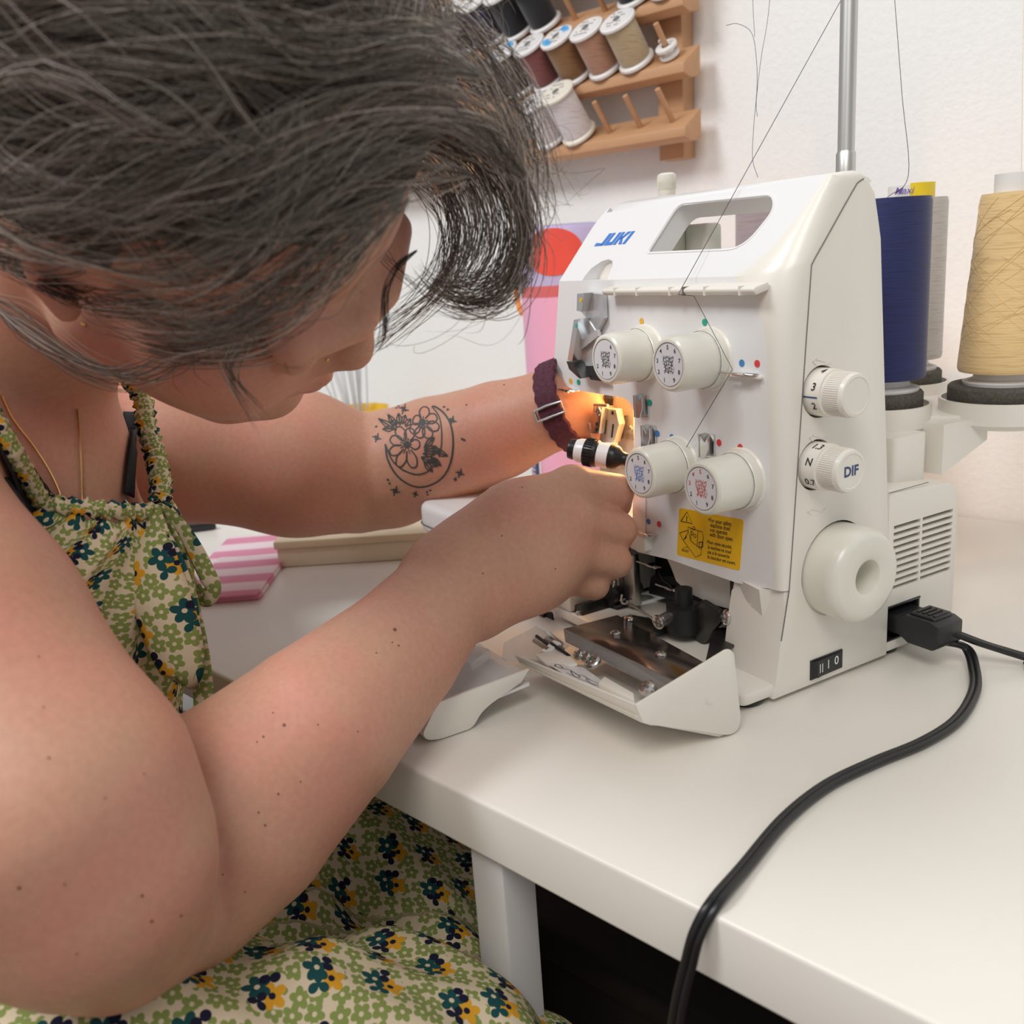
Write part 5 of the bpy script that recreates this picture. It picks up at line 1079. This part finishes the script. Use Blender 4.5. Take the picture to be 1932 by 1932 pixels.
# top and side sweeps
for pts, c_ in (([(990, 330), (930, 250), (840, 200), (700, 190), (560, 250), (430, 330), (300, 360), (160, 420)], 40), ([(960, 300), (860, 210), (720, 230), (600, 300), (520, 400), (420, 440), (280, 430)], 40), ([(900, 140), (780, 100), (620, 120), (480, 90), (320, 110), (150, 90), (-20, 130)], 50), ([(860, 60), (700, 40), (540, 60), (380, 30), (180, 50), (-30, 20)], 50), ([(820, 260), (700, 290), (600, 340), (480, 430), (370, 480), (250, 500), (120, 470)], 40), ([(880, 330), (780, 330), (690, 350), (560, 430), (430, 520), (300, 545), (180, 540)], 40), ([(700, 420), (600, 480), (500, 560), (400, 600), (300, 590), (190, 560)], 45), ([(560, 200), (540, 280), (530, 360), (500, 430), (430, 490), (330, 510)], 25), ([(760, 380), (660, 460), (560, 570), (470, 620), (360, 625), (270, 600)], 45), ([(420, 200), (300, 230), (180, 260), (60, 330), (-40, 370)], 40), ([(500, 300), (360, 330), (220, 380), (100, 430), (-20, 440)], 40)):
    drawn(pts, c_, .0050, off=rh.uniform(.018, .032), wav=.0030)
    drawn([(x+rh.uniform(-25, 25), y+rh.uniform(-30, 30)) for x, y in pts], c_//3, .004, off=.036, colr=GB, wav=.004)
# fringe: big curl and its inner loops
drawn([(683, 171), (797, 188), (888, 239), (968, 319), (996, 433), (979, 524), (922, 575), (854, 569), (808, 535), (797, 512)], 110, .0035, dep_=.452, front=.2, taper=1.0)
drawn([(700, 210), (820, 235), (910, 300), (962, 385), (968, 470), (935, 535), (880, 548), (838, 520), (832, 490)], 80, .0038, dep_=.462, front=.2, taper=1.0)
drawn([(640, 240), (760, 240), (850, 290), (905, 370), (915, 450), (890, 510), (850, 545), (815, 560)], 80, .0042, dep_=.470, front=.3, taper=1.0)
drawn([(600, 280), (720, 270), (810, 310), (860, 380), (868, 450), (845, 520), (800, 560), (745, 590)], 60, .0040, dep_=.474, front=.3)
drawn([(760, 330), (830, 380), (850, 460), (830, 540), (780, 590), (720, 640), (690, 660)], 30, .0040, dep_=.478, front=.3)
drawn([(720, 60), (820, 50), (900, 100), (960, 180), (1000, 290), (1012, 380), (1030, 420)], 70, .0055, dep_=.430, front=1, wav=.003)
drawn([(760, 10), (840, 20), (890, 60), (940, 110), (985, 190), (1010, 270)], 60, .0050, dep_=.425, front=1, wav=.003)
drawn([(700, 120), (820, 120), (920, 180), (985, 260), (1005, 350), (1040, 330)], 50, .0060, dep_=.440, front=1, wav=.004)
drawn([(860, 240), (940, 300), (990, 380), (1010, 460), (985, 560), (930, 600)], 26, .0060, dep_=.445, front=.6, wav=.004)
# flyaways
for pts in ([(960, 220), (1020, 290), (1080, 320), (1090, 350), (1050, 355)], [(940, 160), (1000, 200), (1040, 280), (1100, 330)], [(985, 350), (1040, 380), (1030, 430), (1000, 440)], [(970, 480), (1000, 520), (960, 590), (880, 620), (790, 640)], [(700, 560), (720, 600), (700, 640), (760, 640), (850, 600)], [(900, 20), (930, -20), (960, 10)], [(850, 40), (900, 0), (930, 30), (960, 90)], [(990, 280), (1030, 270), (1045, 330), (1010, 380)], [(880, 590), (830, 620), (760, 630), (700, 668)]):
    drawn(pts, 4, .004, r0=.00009, dep_=.44, front=.5, wav=.006)
# the thin curl in front of the brow, the sideburn lock, wisps at cheek, ear and neck
drawn([(786, 473), (746, 507), (726, 558), (726, 615), (715, 655), (690, 664)], 16, .0009, r0=.00018, dep_=.425, front=0, colr=np.array([.03, .022, .016]), wav=.0006)
drawn([(700, 440), (740, 500), (780, 540), (830, 560)], 6, .0014, r0=.00016, dep_=.425, front=0, colr=np.array([.03, .022, .016]))
drawn([(560, 480), (500, 560), (456, 643), (433, 680), (438, 717), (478, 769), (501, 812)], 26, .0020, dep_=.405, front=.2, taper=.5)
drawn([(640, 420), (600, 520), (560, 600), (540, 650), (560, 690), (600, 690)], 14, .0030, dep_=.42, front=.4)
drawn([(620, 450), (540, 520), (515, 560), (530, 620), (580, 640)], 12, .0030, dep_=.415, front=.6)
drawn([(400, 560), (360, 620), (345, 690), (400, 740)], 8, .0030, r0=.00012, dep_=.432, front=.6)
drawn([(0, 587), (85, 649), (199, 706), (273, 700), (353, 649)], 26, .0022, dep_=.420, front=.1)
drawn([(-20, 560), (60, 610), (140, 680), (250, 720), (330, 690), (380, 640)], 18, .0035, dep_=.424, front=.3)
drawn([(-30, 470), (40, 510), (110, 545), (160, 562), (180, 550)], 36, .0022, dep_=.398, front=0, colr=np.array([.025, .019, .016]))
drawn([(420, 520), (320, 560), (240, 572), (170, 566), (150, 540)], 40, .0040, dep_=.402, front=.1)
drawn([(560, 560), (460, 620), (380, 650), (280, 640), (180, 600)], 60, .0052, dep_=.415, front=.1)
drawn([(600, 600), (520, 640), (440, 660), (340, 660), (240, 650)], 40, .0050, dep_=.424, front=.1)
drawn([(300, 380), (200, 440), (110, 470), (40, 460), (-30, 430)], 60, .0052, dep_=.385, front=.2)
drawn([(330, 430), (220, 480), (120, 490), (40, 480), (-30, 450)], 50, .0045, dep_=.392, front=.1)
V_ = np.vstack(SV); F_ = np.vstack(SF); C_ = np.vstack(SCc)
hme = bpy.data.meshes.new('hair'); hme.vertices.add(len(V_)); hme.vertices.foreach_set('co', (V_-PO).astype(np.float32).ravel())
hme.loops.add(F_.size); hme.loops.foreach_set('vertex_index', F_.astype(np.int32).ravel()); hme.polygons.add(len(F_)); hme.polygons.foreach_set('loop_start', (np.arange(len(F_))*4).astype(np.int32))
hme.update(calc_edges=True)
ca_ = hme.color_attributes.new('strand', 'FLOAT_COLOR', 'POINT'); ca_.data.foreach_set('color', np.hstack([C_, np.ones((len(C_), 1))]).astype(np.float32).ravel())
ho = fin('hair', hme, 'hair', person, ang=180, label='short wavy dark hair streaked with grey'); ho['kind'] = 'stuff'
print('HAIR', len(F_))
# ------------------------------------------------------------------ thread rack on the wall
def wood(name, c1, c2):
    m = bpy.data.materials.new(name); m.use_nodes = True; MATS[name] = m; nt = m.node_tree; b = nt.nodes['Principled BSDF']; b.inputs['Roughness'].default_value = .55
    tc = nt.nodes.new('ShaderNodeTexCoord'); mp = nt.nodes.new('ShaderNodeMapping'); mp.inputs['Scale'].default_value = (6, 90, 90); nz = nt.nodes.new('ShaderNodeTexNoise'); nz.inputs['Scale'].default_value = 1; nz.inputs['Detail'].default_value = 5; nz.inputs['Distortion'].default_value = .6
    mx = nt.nodes.new('ShaderNodeMix'); mx.data_type = 'RGBA'; mx.inputs[6].default_value = (*c1, 1); mx.inputs[7].default_value = (*c2, 1)
    for a, c_ in ((tc.outputs['Object'], mp.inputs[0]), (mp.outputs[0], nz.inputs['Vector']), (nz.outputs[0], mx.inputs[0]), (mx.outputs[2], b.inputs['Base Color'])): nt.links.new(a, c_)
wood('beech', (.56, .32, .17), (.47, .25, .125))
WY = WALL_Y
rk = thing('thread_rack', 'wooden wall rack with slanted pegs holding sewing thread spools', 'rack', (-.8, WY, .36))
def rkp(p): return np.asarray(p, float)-np.array([-.8, WY, .36])
for x0 in (-.6430, -1.02): MB().box(tuple(rkp((x0, WY-.022, .362))), tuple(rkp((x0+.032, WY-.001, .70)))).build('post', 'beech', rk, bevel=.001)
PD = np.array([0, -.66, .75]); PD /= np.linalg.norm(PD); RDY = np.array([0, -.83, -.56]); RDY /= np.linalg.norm(RDY)
XS = [-.6120-.0415*i for i in range(12)]
RZ = [.3795+.0612*i for i in range(5)]
PB = {}
for r_, z in enumerate(RZ):
    pr = [(WY-.053, z), (WY-.053, z+.0095), (WY-.0225, z+.0290), (WY-.0225, z-.001), (WY-.040, z-.004)]
    MB().prism(pr, lambda u, v, w: rkp((w, u, v)), -1.10, -.5885).build('rail', 'beech', rk, bevel=.0010)
    for i, x in enumerate(XS):
        b = np.array([x, WY-.040, z+.0178]); PB[(r_, i)] = b
        MB().cyl(rkp(b-PD*.004), rkp(b+PD*.040), .0030, n=10).build('peg', 'beech', rk)
        if r_ >= 2 and i > 8: break
mat('spool_white', (.82, .80, .79), .35, coat=.2); mat('spool_cream', (.80, .76, .66), .4)
mat('label_blue', (.10, .42, .80), .5)
def fib(n, c): fibre(n, c, tuple(a*.75 for a in c))
fib('t_beige', (.50, .40, .25)); fib('t_tan', (.47, .26, .18)); fib('t_brown', (.26, .135, .055)); fib('t_mauve', (.23, .075, .075)); fib('t_dark', (.05, .028, .02)); fib('t_black', (.010, .011, .016)); fib('t_navy', (.012, .016, .06)); fib('t_white', (.78, .75, .77)); fib('t_blue', (.02, .03, .16))
def spool(key, tm_, label, h=.051, rf=.0196, fl='spool_white', blue=0, text_=True, gr='spools on the wall rack', lift=.004):
    b = PB[key]+PD*lift; t = thing('thread_spool', label, 'spool', b, 0, gr)
    s = MB().lathe([(.0045, 0), (rf*.93, 0), (rf, .0008), (rf, .0035), (rf*.9, .0046), (rf*.72, .006), (rf*.70, h-.006), (rf*.9, h-.0046), (rf, h-.0035), (rf, h-.001), (rf*.9, h), (.0045, h)], (0, 0, 0), PD, 36, caps=False).build('spool_body', fl, t)
    MB().lathe([(rf*.70, .0055), (rf*.84, .0060), (rf*.865, .010), (rf*.865, h-.010), (rf*.84, h-.006), (rf*.70, h-.0055)], (0, 0, 0), PD, 36, caps=False).build('thread', tm_, t)
    u = np.array([1., 0, 0]); v = np.cross(PD, u); top = PD*(h+.0001)
    l_ = MB(); l_.lathe([(rf*.86, 0), (rf*.86, .0002)], top, PD, 30); lb_ = l_.build('label', 'spool_white' if fl == 'spool_white' else fl, t)
    MB().lathe([(.0042, 0), (.0042, .0004)], top, PD, 16).build('hole', 'groove', t)
    if blue:
        q = MB(); 
        for a0, a1 in ((.3, 1.5), (3.4, 4.8)): q.grid([[top+PD*.00035+(u*math.cos(a)+v*math.sin(a))*r for r in (rf*.45, rf*.84)] for a in np.linspace(a0, a1, 10)])
        q.build('label_print', 'label_blue', t, recalc=False)
    q = MB(); rg = np.random.default_rng(abs(hash(key)) % 1000)
    for k in range(5):
        y = (-.55+.27*k)*rf
        if abs(y) < .0045: continue
        for x0 in np.arange(-.5, .45, .16):
            if rg.random() < .75: q.prism([(x0*rf, y-.0007), ((x0+.11)*rf, y-.0007), ((x0+.11)*rf, y+.0007), (x0*rf, y+.0007)], lambda a, c_, w: top+u*a+v*c_+PD*(.0003+w), 0, .0001)
    q.build('label_print', 'black_ink', t, recalc=False)
    return t
spool((1, 1), 't_beige', 'beige thread spool on the middle rail, nearest the right end')
spool((1, 2), 't_tan', 'pinkish tan thread spool between the beige and the brown one')
spool((1, 3), 't_brown', 'brown thread spool with a blue and white label', blue=1)
spool((1, 4), 't_mauve', 'dusty maroon thread spool left of the brown one')
spool((1, 5), 't_dark', 'very dark brown thread spool with blue label beside the grey hair', blue=1)
spool((0, 3), 't_white', 'large white thread spool with cream flanges on the lowest rail', h=.058, rf=.0205, fl='spool_cream')
spool((0, 4), 't_white', 'white thread spool half hidden behind the cream-flanged one')
spool((2, 4), 't_black', 'black thread spool on the upper rail nearest the two bare pegs')
spool((2, 5), 't_black', 'black thread spool on the upper rail left of the first black one')
spool((2, 6), 't_navy', 'navy blue thread spool on the upper rail above the hair')
spool((2, 7), 't_blue', 'dark blue thread spool at the far left of the upper rail')
spool((2, 1), 't_black', 'black thread spool cut by the top of the photo above the beige one')
spool((2, 0), 't_navy', 'navy spool at the right end of the upper rail')
pcp = thing('plastic_clip', 'small clear white plastic bobbin slipped over the last peg of the middle rail', 'clip', PB[(1, 0)]+PD*.003)
o = MB().lathe([(.0040, 0), (.0105, .0005), (.0105, .003), (.006, .004), (.0058, .009), (.0115, .0095), (.0115, .012), (.0045, .0122)], (0, 0, 0), PD, 28, caps=False).build('bobbin', 'spool_white', pcp)
MB().tube([PD*.013+np.array([.006*math.cos(a), .004*math.sin(a)-.002, .001*a]) for a in np.linspace(0, 5, 14)], .0009, 6).build('snap_ring', 'spool_white', pcp)
# ------------------------------------------------------------------ things at the back of the desk
mat('pink', (.80, .40, .58), .45); mat('brick_red', (.62, .14, .15), .45); mat('lavender', (.50, .44, .68), .45); mat('poppy', (.78, .085, .06), .45); mat('orange_', (.80, .34, .10), .5); mat('navy_print', (.03, .035, .12), .5)
cn = thing('canister', 'pink canister with lavender top and red spot behind the left of the machine', 'canister', (-.698, .815, 0))
CRd = .052
for nm, z0, z1, m_ in (('pink_body', .0008, .228, 'pink'), ('red_band', .228, .240, 'brick_red'), ('lavender_band', .240, .262, 'lavender')):
    MB().lathe([(CRd, z0), (CRd, z1)], (0, 0, 0), ZU, 48, caps=(nm == 'pink_body')).build(nm, m_, cn)
MB().lathe([(CRd, .262), (CRd, .296), (CRd*.95, .300), (CRd*.6, .302), (0, .302)], (0, 0, 0), ZU, 48, caps=False).build('lid', 'lavender', cn)
def onc(u, z, r=CRd+.0005): return np.array([r*math.cos(u), r*math.sin(u), z])
q = MB(); q.grid([[onc(-1.15+.62*rr*math.cos(a), .274+.024*rr*math.sin(a), CRd+.0008) for rr in (0.02, .3, .6, .8, 1)] for a in np.linspace(0, 2*PI, 30)]); q.build('red_spot', 'poppy', cn, recalc=False)
q = MB(); q.grid([[onc(u, z) for z in (.018, .060)] for u in np.linspace(-2.35, -1.75, 10)]); q.build('white_sticker', 'spool_white', cn, recalc=False)
q = MB(); q.grid([[onc(u, z, CRd+.0008) for z in (.020, .056)] for u in np.linspace(-2.30, -1.82, 10)]); q.build('navy_picture', 'navy_print', cn, recalc=False)
q = MB()
for k in range(5): q.grid([[onc(u, z, CRd+.0010) for z in (.026+k*.005, .029+k*.005)] for u in np.linspace(-2.25+.05*(k % 2), -1.98, 5)])
q.build('picture_detail', 'lavender', cn, recalc=False)
for k, m_ in enumerate(('dot_green', 'dot_yellow', 'poppy')):
    q = MB(); q.grid([[onc(-2.33+r*math.cos(a)/CRd, .135+r*math.sin(a), CRd+.0007) for r in (.008-.0022*k-.0022, .008-.0022*k)] for a in np.linspace(0, PI*.9, 10)]); q.build('rainbow_print', m_, cn, recalc=False)
MB().tube([(-CRd*.72-.006*math.sin(t), -CRd*.66-.004*math.sin(t), .240+.030*math.cos(t)) for t in np.linspace(.1, PI-.1, 14)], .003, 8).build('handle', 'orange_', cn)
mat('pot_yellow', (.86, .53, .02), .4); mat('stem_grey', (.55, .57, .60), .5)
yp = thing('yellow_pot', 'small yellow pot of thin grey stems at the back of the desk', 'pot', (-1.085, .80, 0))
MB().lathe([(.030, .0005), (.034, .01), (.042, .078), (.044, .082), (.042, .0825), (.038, .076), (.034, .05), (0, .045)], (0, 0, 0), ZU, 36).build('pot', 'pot_yellow', yp)
rg = np.random.default_rng(4)
for k in range(16):
    a, r_ = rg.uniform(0, 6.28), rg.uniform(.004, .026); s_ = rg.uniform(.2, 1.0); h_ = rg.uniform(.07, .12)
    MB().tube([(r_*math.cos(a), r_*math.sin(a), .05), (r_*1.4*math.cos(a), r_*1.4*math.sin(a), .10), (r_*(1.6+s_)*math.cos(a), r_*(1.6+s_)*math.sin(a), .08+h_)], .0011, 5).build('stem', 'stem_grey', yp)
mat('cream_card', (.78, .67, .47), .6); mat('cream_pale', (.82, .73, .56), .6)
A_ = np.array([-.7725, .457, 0]); B_ = np.array([-.545, .675, 0]); du = (B_-A_)/np.linalg.norm(B_-A_); dv = np.array([-du[1], du[0], 0])
cbx = thing('cream_box', 'flat cream box lying on the desk under the raised elbow', 'box', A_)
MB().prism([(0, 0), (.32, 0), (.32, .16), (0, .16)], lambda u, v, w: du*u+dv*v+U0*w, .0005, .0185).build('tray', 'cream_pale', cbx, bevel=.001)
MB().prism([(-.002, -.002), (.322, -.002), (.322, .162), (-.002, .162)], lambda u, v, w: du*u+dv*v+U0*w, .0190, .0265).build('lid', 'cream_card', cbx, bevel=.001)
def stripes(name):
    m = bpy.data.materials.new(name); m.use_nodes = True; MATS[name] = m; nt = m.node_tree; b = nt.nodes['Principled BSDF']; b.inputs['Roughness'].default_value = .9
    tc = nt.nodes.new('ShaderNodeTexCoord'); wv = nt.nodes.new('ShaderNodeTexWave'); wv.wave_type = 'BANDS'; wv.bands_direction = 'X'; wv.inputs['Scale'].default_value = 7.0; wv.inputs['Distortion'].default_value = .4
    mx = nt.nodes.new('ShaderNodeMix'); mx.data_type = 'RGBA'; mx.inputs[6].default_value = (.72, .28, .40, 1); mx.inputs[7].default_value = (.86, .70, .74, 1); rp = nt.nodes.new('ShaderNodeMapRange'); rp.inputs[1].default_value = .35; rp.inputs[2].default_value = .65
    for a, c_ in ((tc.outputs['Object'], wv.inputs['Vector']), (wv.outputs['Fac'], rp.inputs[0]), (rp.outputs[0], mx.inputs[0]), (mx.outputs[2], b.inputs['Base Color'])): nt.links.new(a, c_)
stripes('pink_check')
c0 = onz(430, 1085, 0); ca = onz(480, 1133, 0)-onz(528, 1058, 0); ca /= np.linalg.norm(ca); cbv = np.array([-ca[1], ca[0], 0])
cl = thing('striped_cloth', 'pink and white striped cloth lying folded on the desk beside the cream box', 'cloth', onz(480, 1133, 0), math.atan2(ca[1], ca[0]))
MB().prism(rounded([(0, .005), (-.19, .01), (-.20, -.07), (-.10, -.075), (0, -.065)], .004), lambda u, v, w: (u, v, w+.0015*math.sin(u*90)*min(1, w*500)), .0004, .0040).build('folded_cloth', 'pink_check', cl, bevel=.0008)
MB().prism(rounded([(.002, .003), (-.11, .008), (-.12, -.06), (.002, -.063)], .004), lambda u, v, w: (u, v, w), .0042, .0065).build('top_fold', 'pink_check', cl, bevel=.0008)
bt = thing('black_case', 'thin black case on the desk behind the bow of the dress', 'case', onz(410, 1000, 0))
e1 = onz(410, 1000, 0); e2 = onz(325, 975, .0); e3 = onz(150, 985, 0); e4 = onz(150, 1030, 0); e5 = onz(330, 1010, 0)
MB().prism([tuple((p-e1)[:2]) for p in (e1, e2, e3, e4, e5)], lambda u, v, w: (u, v, w), .0005, .010).build('case_shell', 'black_plastic', bt, bevel=.002)
# ------------------------------------------------------------------ the little tool held at the needles
t0, t1 = K(1074, 846, .664), K(1186, 868, .650); td = (t1-t0)/np.linalg.norm(t1-t0); TL = np.linalg.norm(t1-t0)
tl = thing('hand_tool', 'small black and white ribbed tool handle in front of the lit needle area', 'tool', t0)
def seg(nm, a, b, prof, m_): return MB().lathe([(r*.0082, (a+(b-a)*t)*TL) for r, t in prof], (0, 0, 0), td, 28).build(nm, m_, tl)
seg('end_knob', 0, .14, [(.55, 0), (.85, .1), (.9, .6), (.8, 1)], 'black_rubber')
seg('white_ring', .12, .30, [(.9, 0), (1.02, .3), (1.08, 1)], 'spool_white')
rbk = seg('ribbed_grip', .27, .50, [(1.08, 0), (1.16, .1), (1.16, .9), (1.06, 1)], 'black_rubber')
q = MB()
w1 = np.cross(td, U0); w1 /= np.linalg.norm(w1); w2 = np.cross(td, w1)
for i in range(30): a = 2*PI*i/30; d_ = w1*math.cos(a)+w2*math.sin(a); q.cyl(td*.28*TL+d_*.0094, td*.42*TL+d_*.0096, .0005, n=5)
q.build('ribs', 'black_rubber', rbk)
seg('white_barrel', .47, .70, [(1.04, 0), (1.04, 1)], 'spool_white')
seg('black_bulb', .66, 1.0, [(.85, 0), (1.06, .08), (1.08, .3), (.95, .5), (.62, .68), (.55, .85), (.6, 1)], 'black_rubber')
